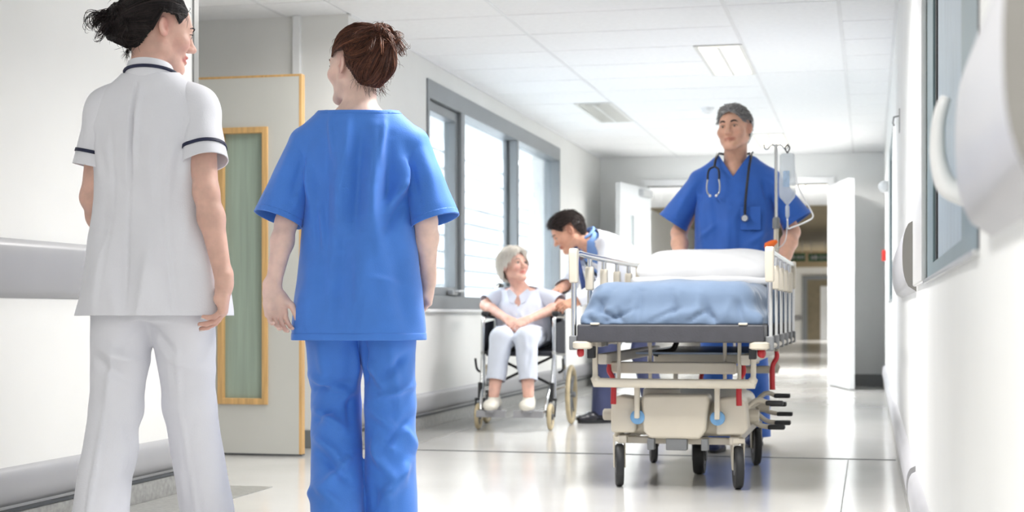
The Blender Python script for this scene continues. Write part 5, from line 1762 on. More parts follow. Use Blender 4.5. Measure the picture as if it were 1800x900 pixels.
# ------------------------------------------------------------------ nurse in blue scrubs
def nurse_blue():
    R = empty('person', (-1.585, 4.66, 0), math.radians(13))
    tag(R, 'woman in bright blue scrubs with auburn hair in a bun, seen from behind', 'person')
    hd = Head((-0.010, 0.02, 1.534), yaw=51, pitch=0, roll=0, s=0.97, wide=1.06, smile=0.4)
    neck = (0.0, -0.025, 1.375)
    arms = [dict(sh=(-0.165, 0, 1.285), el=(-0.226, -0.045, 1.035), wr=(-0.262, -0.095, 0.822), D=(0.16, 0.05, -1), N=(0.48, -0.87, 0.05), right=False, curl=(20, 30, 20), spread=0.03, thick=0.86, s=0.97, thumb=1.0),
            dict(sh=(0.165, 0, 1.285), el=(0.215, -0.03, 1.04), wr=(0.218, 0.06, 0.86), D=(-0.1, 0.35, -1), N=(-0.9, -0.3, 0), right=True, curl=(25, 30, 25), thick=0.9, s=0.96)]
    legs_ = [((-0.088, 0, 0.82), (-0.084, 0.10, 0.46), (-0.066, -0.05, 0.125)), ((0.088, 0, 0.82), (0.096, 0.03, 0.455), (0.104, 0.0, 0.085))]
    torso = [Loft((0, 0, 0), (0, 0, 1), (1, 0, 0), [(0.72, 0.10, 0.07, 0.0), (0.78, 0.145, 0.10, 0), (0.90, 0.15, 0.10, 0), (1.05, 0.115, 0.085, 0), (1.20, 0.13, 0.09, 0), (1.30, 0.14, 0.07, 0), (1.36, 0.06, 0.05, -0.02)])]
    chest = [Seg((-0.085, -0.02, 1.350), (0, -0.025, 1.365), 0.036, 0.044, k=0.04), Seg((0.085, -0.02, 1.350), (0, -0.025, 1.365), 0.036, 0.044, k=0.04), Seg((0, -0.025, 1.36), (0, -0.02, 1.28), 0.055, k=0.03)]
    body(R, 'skin_fair', hd, neck, torso, arms, legs_, ha=0.0026, fingernails=False, chest=chest, nr=(0.050, 0.056))
    face_details(R, hd, 'hair_auburn', iris='iris_blue')
    updo(R, hd, 'hair_auburn', (0.0, -0.106, 0.080), 0.048, 23, n=3000, locks=14, vol=0.010, droop=1.3, messy=0.26)
    rows = [(0.66, 0.216, 0.150, 0.0), (0.75, 0.210, 0.148, 0.0), (0.90, 0.192, 0.138, 0.0), (1.02, 0.182, 0.130, 0.0), (1.12, 0.176, 0.124, 0.0), (1.22, 0.176, 0.122, 0.0), (1.29, 0.172, 0.112, -0.008), (1.345, 0.14, 0.104, -0.014), (1.40, 0.108, 0.094, -0.02), (1.43, 0.09, 0.085, -0.02)]
    pr = [Loft((0, 0, 0), (0, 0, 1), (1, 0, 0), rows, n=2.25)]
    sl = {}; groups = []
    for a in arms:
        q = 1 if a['right'] else -1
        sh = A3((q * 0.172, 0, 1.283))
        d = unit(A3(a['el']) - sh + A3((q * 0.030, 0, 0)))
        yoke = [Seg((q * 0.10, -0.02, 1.362), (q * 0.168, -0.01, 1.298), 0.033, 0.044, 0.044, 0.052, k=0.04)]
        pr += yoke + [Seg(sh, sh + d * 0.05, 0.050, 0.054, 0.062, 0.066, R=(1, 0, 0), k=0.02)]
        groups.append((yoke + [Seg(sh, sh + d * 0.30, 0.054, 0.084, 0.064, 0.090, R=(1, 0, 0), k=0.02)], [(sh + d * 0.255, d)]))
        sl[q] = (sh, d)
    def disp(V):
        rs = random.Random(5)
        s = []
        # drape from the shoulder blades, as in a loose scrub top
        s += [(-0.045, 1.34, -0.055, 0.95, 0.020, 0.010), (-0.10, 1.32, -0.10, 0.80, 0.022, -0.008), (0.02, 1.33, -0.005, 0.98, 0.018, -0.010), (0.065, 1.33, 0.045, 1.0, 0.020, 0.012), (0.11, 1.30, 0.10, 1.02, 0.018, -0.009),
              (0.155, 1.24, 0.13, 1.12, 0.014, 0.012), (0.15, 1.17, 0.09, 1.06, 0.013, 0.010), (0.16, 1.12, 0.10, 1.00, 0.013, -0.009), (-0.155, 1.25, -0.14, 1.08, 0.014, 0.010), (-0.13, 1.20, -0.12, 0.95, 0.012, -0.008),
              (0.03, 0.98, 0.01, 0.70, 0.035, 0.008), (-0.12, 0.95, -0.17, 0.68, 0.03, 0.008), (0.12, 0.95, 0.17, 0.68, 0.03, -0.007), (-0.03, 1.0, -0.05, 0.70, 0.03, -0.008), (0.05, 0.86, 0.15, 0.84, 0.010, 0.004),
              (-0.02, 1.36, -0.03, 1.2, 0.012, 0.007), (0.09, 1.36, 0.075, 1.22, 0.010, 0.007), (-0.08, 1.36, -0.07, 1.24, 0.010, 0.006)]
        for i in range(14):
            x = rs.uniform(-0.17, 0.17); z = rs.uniform(0.80, 1.28)
            s.append((x, z, x + rs.uniform(-0.06, 0.06), z - rs.uniform(0.08, 0.25), rs.uniform(0.010, 0.024), rs.uniform(-0.006, 0.007)))
        f = (folds2(V, s, -1) + folds2(V, s, 1) * 0.7) * 2.1
        for q, (sh, d) in sl.items():
            f += folds(V, [(sh + A3((q * 0.03, -0.06, 0.0)), sh + d * 0.2 + A3((q * 0.02, -0.07, 0)), 0.018, 0.008), (sh + A3((q * -0.01, -0.06, -0.03)), sh + d * 0.2 + A3((q * -0.03, -0.07, 0)), 0.014, -0.009),
                           (sh + A3((q * -0.035, -0.05, 0.02)), sh + A3((q * -0.03, -0.06, -0.13)), 0.009, -0.014), (sh + A3((q * 0.05, -0.03, -0.06)), sh + d * 0.22 + A3((q * 0.07, -0.03, 0)), 0.016, -0.006)])
            # armhole seam
            f += folds(V, [(sh + A3((q * 0.020, -0.075, 0.035)), sh + A3((q * -0.022, -0.085, -0.10)), 0.005, -0.006), (sh + A3((q * 0.024, 0.0, 0.07)), sh + A3((q * 0.020, -0.075, 0.035)), 0.005, -0.005)])
        # hem stitching
        f += -0.0012 * np.exp(-((V[:, 2] - 0.688) / 0.0045) ** 2)
        return f + 0.0014 * vnoise(V * 7, 14)
    groups.append((pr, [((0, 0, 0.664), (0, 0, -1)), ((0, -0.06, 1.388), (0, -0.1, 1))]))
    tu = garment('scrub_top', groups, 0.0055, 'scrub_blue', R, disp)
    band_of(tu, 'neckline_binding', 'scrub_blue', (0, -0.06, 1.378), (0, 0.1, -1), (0, -0.06, 1.40), (0, -0.1, 1), (0, -0.02, 1.40), 0.16, 0.0003, thick=0.0008)
    for gi, (q, (sh, d)) in enumerate(sl.items()):
        band_of(tu, 'sleeve_hem', 'scrub_blue', sh + d * 0.236, -d, sh + d * 0.2549, d, tuple(sh + d * 0.25), 0.13, 0.0003, rng=RANGES[tu.name][gi], thick=0.0008)
    band_of(tu, 'hem_band', 'scrub_blue', (0, 0, 0.686), (0, 0, 1), (0, 0, 0.6645), (0, 0, -1), (0, 0, 0.67), 0.4, 0.0003, thick=0.0008)
    tp = [Loft((0, 0, 0), (0, 0, 1), (1, 0, 0), [(0.68, 0.14, 0.10, 0), (0.76, 0.176, 0.114, 0.0), (0.86, 0.155, 0.105, 0), (0.94, 0.13, 0.095, 0)])]
    for (h_, k_, a_) in legs_:
        h_, k_, a_ = A3(h_), A3(k_), A3(a_)
        e = a_ + unit(a_ - k_) * 0.10
        tp += [Seg(h_ - A3((0, 0, 0.02)), k_, 0.098, 0.080, 0.108, 0.088, R=(1, 0, 0), k=0.016), Seg(k_, e, 0.080, 0.084, 0.088, 0.092, R=(1, 0, 0), k=0.02)]
    def dt(V):
        rs2 = random.Random(18)
        s = [(-0.16, 0.55, -0.04, 0.50, 0.014, 0.013), (-0.16, 0.50, -0.03, 0.53, 0.012, -0.010), (-0.15, 0.45, -0.05, 0.38, 0.015, 0.013), (-0.05, 0.47, -0.14, 0.40, 0.012, -0.010), (-0.02, 0.50, -0.09, 0.44, 0.014, 0.011),
             (-0.14, 0.36, -0.06, 0.30, 0.015, 0.011), (-0.12, 0.31, -0.02, 0.22, 0.014, -0.010), (-0.02, 0.30, -0.10, 0.20, 0.015, 0.011), (-0.13, 0.22, -0.05, 0.15, 0.016, 0.010),
             (0.03, 0.60, 0.10, 0.50, 0.015, 0.011), (0.16, 0.62, 0.08, 0.55, 0.014, -0.009), (0.17, 0.52, 0.06, 0.48, 0.013, 0.010), (0.04, 0.45, 0.14, 0.37, 0.016, 0.010), (0.16, 0.42, 0.08, 0.32, 0.014, -0.009),
             (0.04, 0.34, 0.12, 0.22, 0.016, 0.010), (0.16, 0.28, 0.08, 0.16, 0.016, 0.009), (0.02, 0.66, 0.02, 0.52, 0.010, -0.012), (-0.01, 0.66, -0.02, 0.50, 0.010, 0.010), (0.10, 0.66, 0.13, 0.45, 0.016, 0.007), (-0.12, 0.66, -0.10, 0.52, 0.018, 0.007)]
        for i in range(18):
            z = rs2.uniform(0.12, 0.62); x = rs2.choice((-0.09, 0.1)) + rs2.uniform(-0.06, 0.06)
            s.append((x, z, x + rs2.uniform(-0.08, 0.08), z - rs2.uniform(0.03, 0.12), rs2.uniform(0.009, 0.016), rs2.uniform(-0.008, 0.009)))
        return (folds2(V, s, -1) + folds2(V, s, 1) * 0.8) * 2.0 + 0.003 * vnoise(V * 6, 19)
    ct = [((0, 0, 0.90), (0, 0, 1))]
    for (h_, k_, a_), zz in zip(legs_, (0.07, 0.045)):
        ct.append(((a_[0], a_[1], zz), (0, -0.1, -1), (a_[0], a_[1], zz - 0.04), 0.17))
    garment('trousers', [(tp, ct)], 0.0070, 'scrub_blue', R, dt)
    for l, tz in zip(legs_, (-0.35, 0)): shoe(R, A3((l[2][0], l[2][1], 0.078 + (0.045 if tz else 0))), (0, 1, tz), 'shoe_cream')
nurse_blue()
# ------------------------------------------------------------------ man in scrubs pushing the trolley
def man():
    R = empty('person', (-0.735, 8.66, 0), math.radians(180))
    tag(R, 'grey haired man in dark blue scrubs with stethoscope pushing the trolley', 'person')
    hd = Head((0.0, 0.035, 1.772), yaw=-14, pitch=2, roll=3, s=1.08, wide=1.15, smile=1.7, deep=0.0025)
    neck = (0.0, -0.03, 1.565)
    arms = []
    for q in (1, -1):
        arms.append(dict(sh=(q * 0.195, -0.01, 1.475), el=(q * 0.315, -0.02, 1.20), wr=(q * 0.27, 0.245, 0.985), D=(-q * 0.10, 0.60, -0.55), N=(0, -0.65, -0.75), right=q > 0, curl=(38, 52, 34), spread=0.02, thick=1.15, s=1.06, thumb=1.0))
    legs_ = [((-0.095, 0, 0.93), (-0.10, 0.03, 0.50), (-0.105, -0.14, 0.09)), ((0.095, 0, 0.93), (0.085, 0.16, 0.52), (0.07, 0.24, 0.09))]
    torso = [Loft((0, 0, 0), (0, 0, 1), (1, 0, 0), [(0.82, 0.10, 0.08, 0.0), (0.90, 0.165, 0.11, 0), (1.1, 0.155, 0.11, 0), (1.3, 0.165, 0.11, 0), (1.45, 0.17, 0.09, 0), (1.52, 0.08, 0.06, -0.02)])]
    chest = [Seg((-0.12, -0.02, 1.50), (0, -0.02, 1.525), 0.045, 0.055, k=0.04), Seg((0.12, -0.02, 1.50), (0, -0.02, 1.525), 0.045, 0.055, k=0.04), Seg((0, 0.02, 1.52), (0, 0.045, 1.40), 0.058, 0.066, k=0.04)]
    b = body(R, 'skin_warm', hd, neck, torso, arms, legs_, hh=0.0036, ha=0.004, nr=(0.062, 0.066), chest=chest)
    face_details(R, hd, 'hair_dark', brow_r=0.0042)
    short_hair(R, hd, 'hair_grey', 31, lift=0.009, n=2200, keep=lambda q: keep_std(q, -0.07, 0.012), ln=0.032, flow=(0.25, -0.85, -0.1), extra=[((0, -0.055, -0.032), (0.054, 0.046, 0.046), 0.03), ((0.0, 0.03, 0.085), (0.055, 0.055, 0.033), 0.03)])
    rows = [(0.66, 0.235, 0.17, 0.0), (0.80, 0.232, 0.168, 0.0), (1.0, 0.226, 0.158, 0.01), (1.2, 0.222, 0.150, 0.01), (1.36, 0.222, 0.142, 0.0), (1.48, 0.195, 0.122, -0.006), (1.555, 0.145, 0.105, -0.012), (1.61, 0.108, 0.092, -0.016), (1.64, 0.095, 0.085, -0.016)]
    pr = [Loft((0, 0, 0), (0, 0, 1), (1, 0, 0), rows, n=2.3)]
    groups, sl = [], {}
    for q in (1, -1):
        sh = A3((q * 0.195, 0, 1.488)); d = unit((q * 0.165, 0.0, -0.25))
        yoke = [Seg((q * 0.10, -0.02, 1.575), (q * 0.20, -0.01, 1.505), 0.036, 0.052, 0.055, 0.062, k=0.05)]
        pr += yoke + [Seg(sh, sh + d * 0.06, 0.058, 0.066, 0.072, 0.08, R=(1, 0, 0), k=0.02)]
        groups.append((yoke + [Seg(sh, sh + d * 0.34, 0.060, 0.096, 0.074, 0.108, R=(1, 0, 0), k=0.02)], [(sh + d * 0.275, d)]))
        sl[q] = (sh, d)
    def disp(V):
        rs = random.Random(6)
        s = [(-0.18, 1.40, -0.14, 1.05, 0.02, 0.012), (0.18, 1.40, 0.15, 1.05, 0.02, 0.012), (-0.10, 1.42, -0.07, 1.1, 0.02, -0.010), (0.11, 1.42, 0.08, 1.1, 0.02, -0.010), (0.02, 1.35, 0.03, 0.95, 0.022, 0.010), (-0.04, 1.3, -0.05, 0.95, 0.02, -0.008), (0.08, 1.25, 0.19, 1.15, 0.012, 0.007), (-0.19, 1.2, -0.08, 1.12, 0.013, 0.008)]
        for i in range(12):
            x = rs.uniform(-0.18, 0.18); z = rs.uniform(0.95, 1.4)
            s.append((x, z, x + rs.uniform(-0.07, 0.07), z - rs.uniform(0.08, 0.25), rs.uniform(0.012, 0.024), rs.uniform(-0.009, 0.010)))
        f = (folds2(V, s, 1) + folds2(V, s, -1)) * 1.2
        for q, (sh, d) in sl.items():
            f += folds(V, [(sh + A3((q * 0.02, 0.07, 0.0)), sh + d * 0.22 + A3((q * 0.0, 0.09, 0)), 0.02, 0.010), (sh + A3((q * -0.03, 0.07, -0.02)), sh + A3((q * -0.02, 0.085, -0.16)), 0.012, -0.016)])
        return f
    groups.append((pr, [((0, 0, 0.68), (0, 0, -1)), ((0, -0.02, 1.612), (0, -0.25, 1)), ((0.0, 0.0, 1.455), (-0.85, 0, 0.62), (0.055, 0.14, 1.53), 0.105), ((0.0, 0.0, 1.455), (0.85, 0, 0.62), (-0.055, 0.14, 1.53), 0.105)][:2]))
    # V opening at the front: a wedge between two planes is cut out below
    tu = garment('scrub_top', groups, 0.009, 'scrub_blue_deep', R, disp)
    bm = bmesh.new(); bm.from_mesh(tu.data)
    zv, hw, zt = 1.505, 0.080, 1.625
    sl_ = hw / (zt - zv)
    for sg in (1, -1):
        no = Vector((sg, 0, -sl_)).normalized()
        fs = [f for f in bm.faces if f.calc_center_median().y > 0.0 and f.calc_center_median().z > zv - 0.02 and abs(f.calc_center_median().x) < 0.14]
        bmesh.ops.bisect_plane(bm, geom=list({e for f in fs for e in f.edges}) + list({v for f in fs for v in f.verts}) + fs, plane_co=Vector((0, 0, zv)), plane_no=no)
    dead = [f for f in bm.faces if f.calc_center_median().y > 0.0 and f.calc_center_median().z > zv and abs(f.calc_center_median().x) < (f.calc_center_median().z - zv) * sl_ - 1e-5]
    bmesh.ops.delete(bm, geom=dead, context='FACES')
    edge = [[e.verts[0].co.copy(), e.verts[1].co.copy()] for e in bm.edges if len(e.link_faces) == 1 and e.verts[0].co.y > -0.02 and min(e.verts[0].co.z, e.verts[1].co.z) > zv - 0.01 and abs(e.verts[0].co.x) < 0.11]
    bm.to_mesh(tu.data); bm.free()
    MB().cbox((-0.10, 0.155, 1.27), (0.11, 0.004, 0.13)).build('chest_pocket', 'scrub_blue_deep', tu, bevel=0.002)
    for gi, (q, (sh, d)) in enumerate(sl.items()):
        band_of(tu, 'sleeve_hem', 'scrub_blue_deep', sh + d * 0.252, -d, sh + d * 0.2749, d, tuple(sh + d * 0.26), 0.14, 0.0015, rng=RANGES[tu.name][gi])
    tp = [Loft((0, 0, 0), (0, 0, 1), (1, 0, 0), [(0.78, 0.16, 0.12, 0), (0.86, 0.20, 0.145, 0), (0.98, 0.185, 0.135, 0)])]
    ct = [((0, 0, 0.96), (0, 0, 1))]
    for (h_, k_, a_) in legs_:
        h_, k_, a_ = A3(h_), A3(k_), A3(a_)
        e = a_ + unit(a_ - k_) * 0.1
        tp += [Seg(h_, k_, 0.105, 0.088, 0.12, 0.095, R=(1, 0, 0), k=0.02), Seg(k_, e, 0.088, 0.085, 0.095, 0.095, R=(1, 0, 0), k=0.02)]
        ct.append(((a_[0], a_[1], 0.05), (0, 0, -1), tuple(a_ - A3((0, 0, 0.09))), 0.2))
    def dt(V):
        rs = random.Random(16); s = []
        for i in range(24):
            z = rs.uniform(0.15, 0.75); x = rs.choice((-0.1, 0.09)) + rs.uniform(-0.06, 0.06)
            s.append((x, z, x + rs.uniform(-0.08, 0.08), z - rs.uniform(0.04, 0.16), rs.uniform(0.012, 0.02), rs.uniform(-0.01, 0.011)))
        return folds2(V, s, 0)
    garment('trousers', [(tp, ct)], 0.011, 'scrub_blue_deep', R, dt)
    for l in legs_: shoe(R, A3((l[2][0], l[2][1], 0.078)), (0.05, 1), 'shoe_navy', ln=0.28)
    # stethoscope round his neck: a thing he wears
    S = empty('stethoscope', (-0.735, 8.66, 1.3), math.radians(180))
    tag(S, 'black stethoscope hanging around the neck of the man in scrubs', 'stethoscope')
    dz = -1.3
    P = lambda L: [Vector((x, y, z + dz)) for x, y, z in L]
    # bell side hangs at his left (image right), ear pieces at his right
    tubeL = crom(P([(0.092, 0.020, 1.640), (0.088, -0.055, 1.650), (0.0, -0.118, 1.640), (-0.088, -0.055, 1.650), (-0.094, 0.020, 1.640), (-0.096, 0.088, 1.605), (-0.090, 0.138, 1.55), (-0.082, 0.166, 1.46), (-0.074, 0.174, 1.37), (-0.070, 0.172, 1.29)]), 6)
    MB().tube(tubeL, 0.0075, 10).build('tubing', 'tube_black', S, smooth=True)
    MB().tube(crom(P([(0.092, 0.020, 1.640), (0.097, 0.088, 1.605), (0.100, 0.130, 1.560)]), 5), 0.0075, 10).build('tubing', 'tube_black', S, smooth=True)
    for x0, x1 in ((0.100, 0.072), (0.100, 0.134)):
        xm = x0 + (x1 - x0) * 0.75
        MB().tube(crom(P([(x0, 0.130, 1.56), (xm, 0.142, 1.545), (x1, 0.156, 1.515), (x1, 0.163, 1.485)]), 5), 0.0062, 8).build('yoke', 'tube_black', S, smooth=True)
        e = 0.0185 if x1 > 0.1 else -0.0185
        MB().tube(crom(P([(x1, 0.163, 1.485), (x1 + e * 0.25, 0.168, 1.45), (x1 + e * 0.1, 0.168, 1.415), (x1 - e * 0.6, 0.172, 1.398)]), 5), 0.0048, 8).build('ear_tube', 'steel', S, smooth=True)
        MB().sphere(Vector((x1 - e * 0.75, 0.173, 1.395 + dz)), 0.008, 10, 8).build('ear_tip', 'white_gloss', S, smooth=True)
    MB().lathe([(0.012, 0), (0.020, 0.004), (0.021, 0.012), (0.016, 0.02)], Vector((-0.070, 0.166, 1.268 + dz)), (0, 1, 0), 18).build('chest_piece', 'steel', S, smooth=True)
    MB().tube(P([(-0.070, 0.170, 1.30), (-0.070, 0.172, 1.28)]), 0.006, 8).build('stem', 'steel', S, smooth=True)
man()

# ------------------------------------------------------------------ white haired woman in the wheelchair
def patient():
    R = empty('person', (WX, WY, 0), math.radians(183))
    tag(R, 'white haired woman in pale blouse and trousers sitting in the wheelchair', 'person')
    ox = 0.035
    hd = Head((ox + 0.03, 0.01, 1.058), yaw=48, pitch=14, roll=0, s=0.97, wide=1.0, smile=0.7, open_=0.003)
    neck = (ox, -0.055, 0.915)
    arms = [dict(sh=(ox + 0.155, -0.07, 0.855), el=(0.262, 0.0, 0.80), wr=(0.07, 0.215, 0.705), D=(-0.65, 0.55, -0.35), N=(-0.2, -0.45, -0.85), right=True, curl=(18, 22, 15), s=0.94, thick=0.9),
            dict(sh=(ox - 0.155, -0.07, 0.855), el=(-0.255, 0.0, 0.80), wr=(-0.05, 0.225, 0.700), D=(0.60, 0.55, -0.30), N=(0.2, -0.45, -0.85), right=False, curl=(18, 22, 15), s=0.94, thick=0.9)]
    legs_ = [((0.085, -0.06, 0.60), (0.088, 0.36, 0.585), (0.118, 0.455, 0.225)), ((-0.085, -0.06, 0.60), (-0.075, 0.36, 0.585), (-0.105, 0.455, 0.225))]
    torso = [Seg((0, -0.06, 0.62), (ox, -0.07, 0.84), 0.13, 0.13, 0.09, 0.08, R=(1, 0, 0))]
    chest = [Seg((ox - 0.08, -0.06, 0.875), (ox + 0.08, -0.06, 0.875), 0.04, k=0.04), Seg((ox, -0.04, 0.90), (ox, -0.005, 0.80), 0.05, 0.06, k=0.03)]
    b = body(R, 'skin_pink', hd, neck, torso, arms, legs_, hh=0.004, ha=0.004, hc=0.009, nr=(0.047, 0.050), chest=chest)
    face_details(R, hd, 'hair_grey', brow_r=0.002)
    # bob of white hair down to the jaw
    def keep(q):
        x, y, z = np.abs(q[:, 0]), q[:, 1], q[:, 2]
        front = np.where(z > 0.02, 0.052 + 0.62 * (z - 0.02), 0.024 + 1.3 * np.minimum(z, 0.02))
        return (y < front) & (z > -0.075 + 0.12 * np.maximum(y, 0)) | (z > 0.102)
    short_hair(R, hd, 'hair_white', 41, lift=0.017, n=2400, keep=keep, ln=0.05, flow=(0.1, -0.15, -0.9), rad0=0.0012,
               extra=[((0, -0.05, -0.01), (0.085, 0.065, 0.075), 0.03), ((0.066, -0.012, -0.01), (0.027, 0.045, 0.055), 0.03), ((-0.066, -0.012, -0.01), (0.027, 0.045, 0.055), 0.03), ((0, 0.02, 0.09), (0.06, 0.065, 0.04), 0.03)])
    # blouse
    ax = unit((ox, -0.02, 0.32))
    rows = [(-0.02, 0.185, 0.165, 0.05), (0.06, 0.19, 0.155, 0.035), (0.16, 0.185, 0.135, 0.015), (0.26, 0.18, 0.115, 0.005), (0.315, 0.135, 0.092, -0.002), (0.36, 0.085, 0.072, -0.005), (0.385, 0.07, 0.064, -0.005)]
    pr = [Loft((0.0, -0.05, 0.55), ax, (1, 0, 0), [(u, a_, b_, c_) for u, a_, b_, c_ in rows], n=2.2)]
    groups = []
    for a in arms:
        q = 1 if a['right'] else -1
        sh, el = A3(a['sh']), A3(a['el']); d = unit(el - sh)
        top = sh + A3((-q * 0.02, 0, 0.01))
        L = np.linalg.norm(el - sh)
        pr += [Seg((ox + q * 0.05, -0.06, 0.895), top, 0.035, 0.055, k=0.04)]
        groups.append(([Seg(top, sh + d * L * 0.55, 0.056, 0.066, k=0.02), Seg(sh + d * L * 0.5, sh + d * (L + 0.06), 0.066, 0.072, 0.066, 0.075, k=0.02)], [(sh + d * (L * 0.86), d)]))
    def disp(V):
        rs = random.Random(26); s = []
        for i in range(22):
            x = rs.uniform(-0.15, 0.2); z = rs.uniform(0.6, 0.86)
            s.append((x, z, x + rs.uniform(-0.07, 0.07), z - rs.uniform(0.05, 0.16), rs.uniform(0.010, 0.02), rs.uniform(-0.010, 0.010)))
        return folds2(V, s, 0)
    groups.append((pr, [((0, 0, 0.56), (0, 0, -1)), ((ox, -0.05, 0.912), (0, 0.35, 1))]))
    bl = garment('blouse', groups, 0.009, 'blouse_pale', R, disp)
    for q in (1, -1):
        MB().prism([(0.0, 0.0), (0.055, 0.052), (0.075, 0.03), (0.05, -0.045), (0.02, -0.06)], (ox + q * 0.006, 0.035, 0.862), (q, 0, 0), (0, -0.35, 0.94), (0, 0.006, 0.003)).build('collar_flap', 'blouse_pale', bl, bevel=0.002)
    for k in range(3):
        MB().lathe([(0.006, 0), (0.006, 0.003)], (ox - 0.002 * k, 0.078 + 0.018 * k, 0.80 - 0.06 * k), (0, 1, 0.2), 10).build('button', 'white_gloss', bl, smooth=True)
    # trousers
    tp = [Ell((0, -0.06, 0.60), (0.185, 0.15, 0.09), k=0.03)]
    ct = []
    for (h_, k_, a_) in legs_:
        h_, k_, a_ = A3(h_), A3(k_), A3(a_)
        tp += [Seg(h_, k_, 0.092, 0.074, 0.088, 0.074, R=(1, 0, 0), k=0.025), Seg(k_, a_ + (k_ - a_) * 0.05, 0.074, 0.060, 0.074, 0.066, R=(1, 0, 0), k=0.02)]
        d = unit(a_ - k_)
        ct.append((tuple(a_ - d * 0.095), tuple(d), tuple(a_), 0.14))
    def dt(V):
        rs = random.Random(36); s = []
        for i in range(20):
            z = rs.uniform(0.30, 0.62); x = rs.choice((-0.09, 0.1)) + rs.uniform(-0.05, 0.05)
            s.append((x, z, x + rs.uniform(-0.03, 0.03), z - rs.uniform(0.06, 0.16), rs.uniform(0.010, 0.016), rs.uniform(-0.008, 0.008)))
        return folds2(V, s, 0)
    garment('trousers', [(tp, ct)], 0.009, 'trouser_pale', R, dt)
    for l in legs_: shoe(R, A3((l[2][0], l[2][1] - 0.01, 0.205)), (0.05 * np.sign(l[2][0]), 1, -0.04), 'shoe_cream', ln=0.235, sole='crash_rail')
patient()

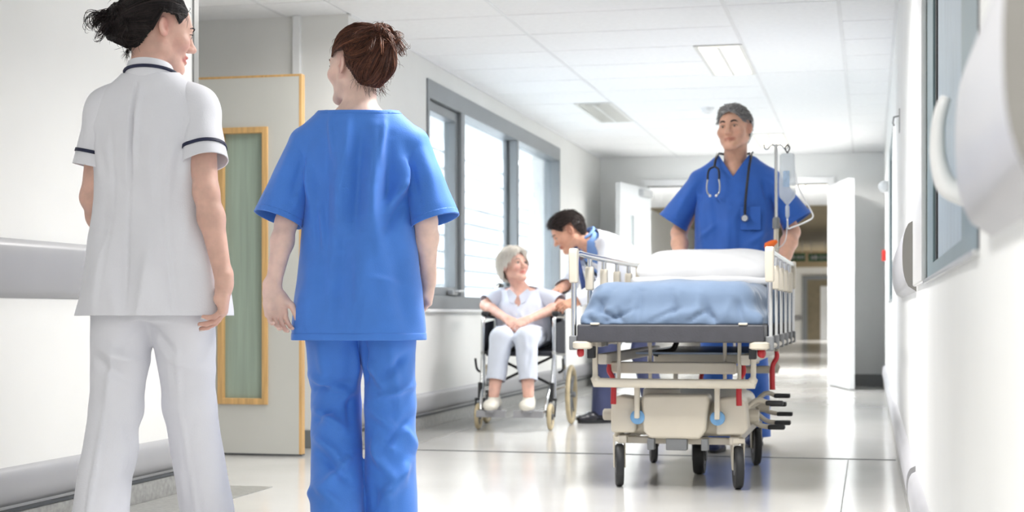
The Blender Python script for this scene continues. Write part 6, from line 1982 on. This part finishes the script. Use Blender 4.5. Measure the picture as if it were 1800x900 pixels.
# ------------------------------------------------------------------ doctor bending over her
def doctor():
    R = empty('person', (-1.52, 10.47, 0), math.radians(133))
    tag(R, 'dark haired doctor in white coat and tie bending to the wheelchair', 'person')
    hd = Head((0.02, 0.59, 1.29), yaw=-24, pitch=-34, roll=0, s=1.05, wide=1.08, smile=0.5)
    neck = (0.0, 0.475, 1.235)
    arms = [dict(sh=(0.165, 0.385, 1.205), el=(0.20, 0.46, 0.955), wr=(0.095, 0.60, 0.915), D=(-0.30, 0.85, -0.30), N=(-0.2, -0.2, -1), right=True, curl=(14, 20, 14), thick=1.1, s=1.04),
            dict(sh=(-0.165, 0.385, 1.205), el=(-0.215, 0.44, 0.93), wr=(-0.135, 0.62, 0.825), D=(0.15, 0.9, -0.25), N=(0.5, -0.2, -0.85), right=False, curl=(16, 24, 16), thick=1.1, s=1.04)]
    legs_ = [((-0.09, 0.0, 0.90), (-0.09, 0.06, 0.48), (-0.09, -0.06, 0.09)), ((0.09, 0.0, 0.90), (0.09, 0.24, 0.50), (0.10, 0.26, 0.09))]
    hip, sh0 = A3((0, 0.0, 0.90)), A3((0, 0.40, 1.21))
    ax = unit(sh0 - hip)
    torso = [Seg(hip, hip + ax * 0.45, 0.14, 0.15, 0.09, 0.085, R=(1, 0, 0))]
    chest = [Seg((0, 0.42, 1.19), (0, 0.34, 1.14), 0.055, 0.065, k=0.03)]
    body(R, 'skin_tan', hd, neck, torso, arms, legs_, hh=0.004, ha=0.004, nr=(0.058, 0.060), chest=chest)
    face_details(R, hd, 'hair_dark', brow_r=0.0034)
    short_hair(R, hd, 'hair_dark', 51, lift=0.012, n=2000, keep=lambda q: keep_std(q, -0.07, 0.010), ln=0.03, flow=(0.2, -0.6, -0.2), extra=[((0, -0.055, -0.032), (0.054, 0.046, 0.046), 0.03), ((0.0, 0.035, 0.092), (0.055, 0.055, 0.034), 0.03)])
    # shirt (front) and coat; F of the loft points to the back of a forward bend
    rows = [(-0.04, 0.165, 0.12, 0), (0.15, 0.16, 0.115, 0), (0.37, 0.175, 0.115, 0), (0.49, 0.145, 0.09, 0), (0.56, 0.080, 0.068, 0), (0.60, 0.066, 0.060, 0)]
    pr = [Loft(hip, ax, (1, 0, 0), rows, n=2.2)]
    sc = garment('shirt', [(pr, [(hip + ax * 0.585, ax)])], 0.012, 'shirt_blue', R)
    MB().tube([Vector(tuple(A3(neck) + A3((0.066 * math.cos(t), 0.058 * math.sin(t) - 0.008 + 0.0 * t, 0.03 * math.cos(0) - 0.045 * math.sin(t) + 0.012)))) for t in [2 * math.pi * k / 30 for k in range(30)]], 0.010, 8, closed=True).build('shirt_collar', 'shirt_blue', sc, smooth=True)
    MB().prism([(-0.018, 0), (0.018, 0), (0.012, -0.05), (0.035, -0.32), (0.0, -0.36), (-0.035, -0.32), (-0.012, -0.05)], (0.0, 0.535, 1.195), (1, 0, 0), (0, 0.25, 1.0), (0, 0.012, 0)).build('tie', 'tie_navy', sc, bevel=0.003)
    rows = [(-0.10, 0.20, 0.155, 0.0), (0.0, 0.195, 0.15, 0.0), (0.15, 0.19, 0.15, -0.015), (0.36, 0.20, 0.15, -0.018), (0.48, 0.17, 0.12, -0.012), (0.55, 0.10, 0.09, -0.005), (0.59, 0.085, 0.08, 0)]
    pr = [Loft(hip, ax, (1, 0, 0), rows, n=2.2), Seg(hip, (0, -0.02, 0.50), 0.205, 0.235, 0.16, 0.19, R=(1, 0, 0), k=0.05)]
    groups = []
    for a in arms:
        q = 1 if a['right'] else -1
        sh, el, wr = A3(a['sh']), A3(a['el']), A3(a['wr'])
        d = unit(wr - el)
        pr += [Seg(A3((q * 0.05, 0.41, 1.225)), sh, 0.055, 0.068, k=0.04)]
        groups.append(([Seg(sh, el, 0.070, 0.058, k=0.02), Seg(el, wr + d * 0.05, 0.058, 0.046, k=0.03)], [(wr - d * 0.015, d)]))
    def disp(V):
        rs = random.Random(46); s = []
        for i in range(26):
            y = rs.uniform(-0.1, 0.6); z = rs.uniform(0.75, 1.25)
            s.append((y, z, y + rs.uniform(-0.06, 0.1), z - rs.uniform(0.04, 0.16), rs.uniform(0.012, 0.022), rs.uniform(-0.009, 0.009)))
        return folds2(V, s, 0, (1, 2))
    nf = np.cross(A3((1, 0, 0)), ax); nf = nf if nf[1] > 0 else -nf       # normal of the chest
    groups.append((pr, [(hip + ax * 0.565, ax), ((0, 0, 0.60), (0, 0, -1))]))
    co = garment('coat', groups, 0.010, 'coat_white', R, disp)
    # open front: remove a strip along the chest
    bm = bmesh.new(); bm.from_mesh(co.data)
    def infront(c):
        p = A3(c) - hip
        u = p @ ax
        return (p @ nf) > 0.03 and abs(c[0]) < 0.02 + 0.10 * max(0, min(1, (u - 0.12) / 0.36)) and u > 0.05 and abs(c[0]) < 0.12 and c[2] > 0.6
    bmesh.ops.delete(bm, geom=[f for f in bm.faces if infront(f.calc_center_median())], context='FACES')
    bm.to_mesh(co.data); bm.free()
    for q in (1, -1):
        o_ = hip + ax * 0.30 + nf * 0.135
        MB().prism([(0.03, -0.12), (0.10, 0.06), (0.125, 0.16), (0.07, 0.20), (0.045, 0.02)], o_, (q, 0, 0), tuple(ax), tuple(nf * 0.008)).build('lapel', 'coat_white', co, bevel=0.002)
    tp = [Ell((0, 0, 0.90), (0.175, 0.135, 0.12), k=0.03)]
    ct = []
    for (h_, k_, a_) in legs_:
        h_, k_, a_ = A3(h_), A3(k_), A3(a_)
        e = a_ + unit(a_ - k_) * 0.08
        tp += [Seg(h_, k_, 0.095, 0.075, 0.105, 0.08, R=(1, 0, 0), k=0.02), Seg(k_, e, 0.075, 0.068, 0.08, 0.075, R=(1, 0, 0), k=0.02)]
        ct.append(((a_[0], a_[1], 0.055), (0, 0, -1), tuple(a_ - A3((0, 0, 0.08))), 0.18))
    def dt(V):
        rs = random.Random(56); s = []
        for i in range(16):
            z = rs.uniform(0.15, 0.6); x = rs.choice((-0.09, 0.09)) + rs.uniform(-0.05, 0.05)
            s.append((x, z, x + rs.uniform(-0.05, 0.05), z - rs.uniform(0.04, 0.16), rs.uniform(0.012, 0.02), rs.uniform(-0.007, 0.008)))
        return folds2(V, s, 0)
    garment('trousers', [(tp, ct)], 0.011, 'trouser_navy', R, dt)
    for l in legs_: shoe(R, A3((l[2][0], l[2][1], 0.078)), (0.0, 1), 'shoe_black', ln=0.28)
doctor()
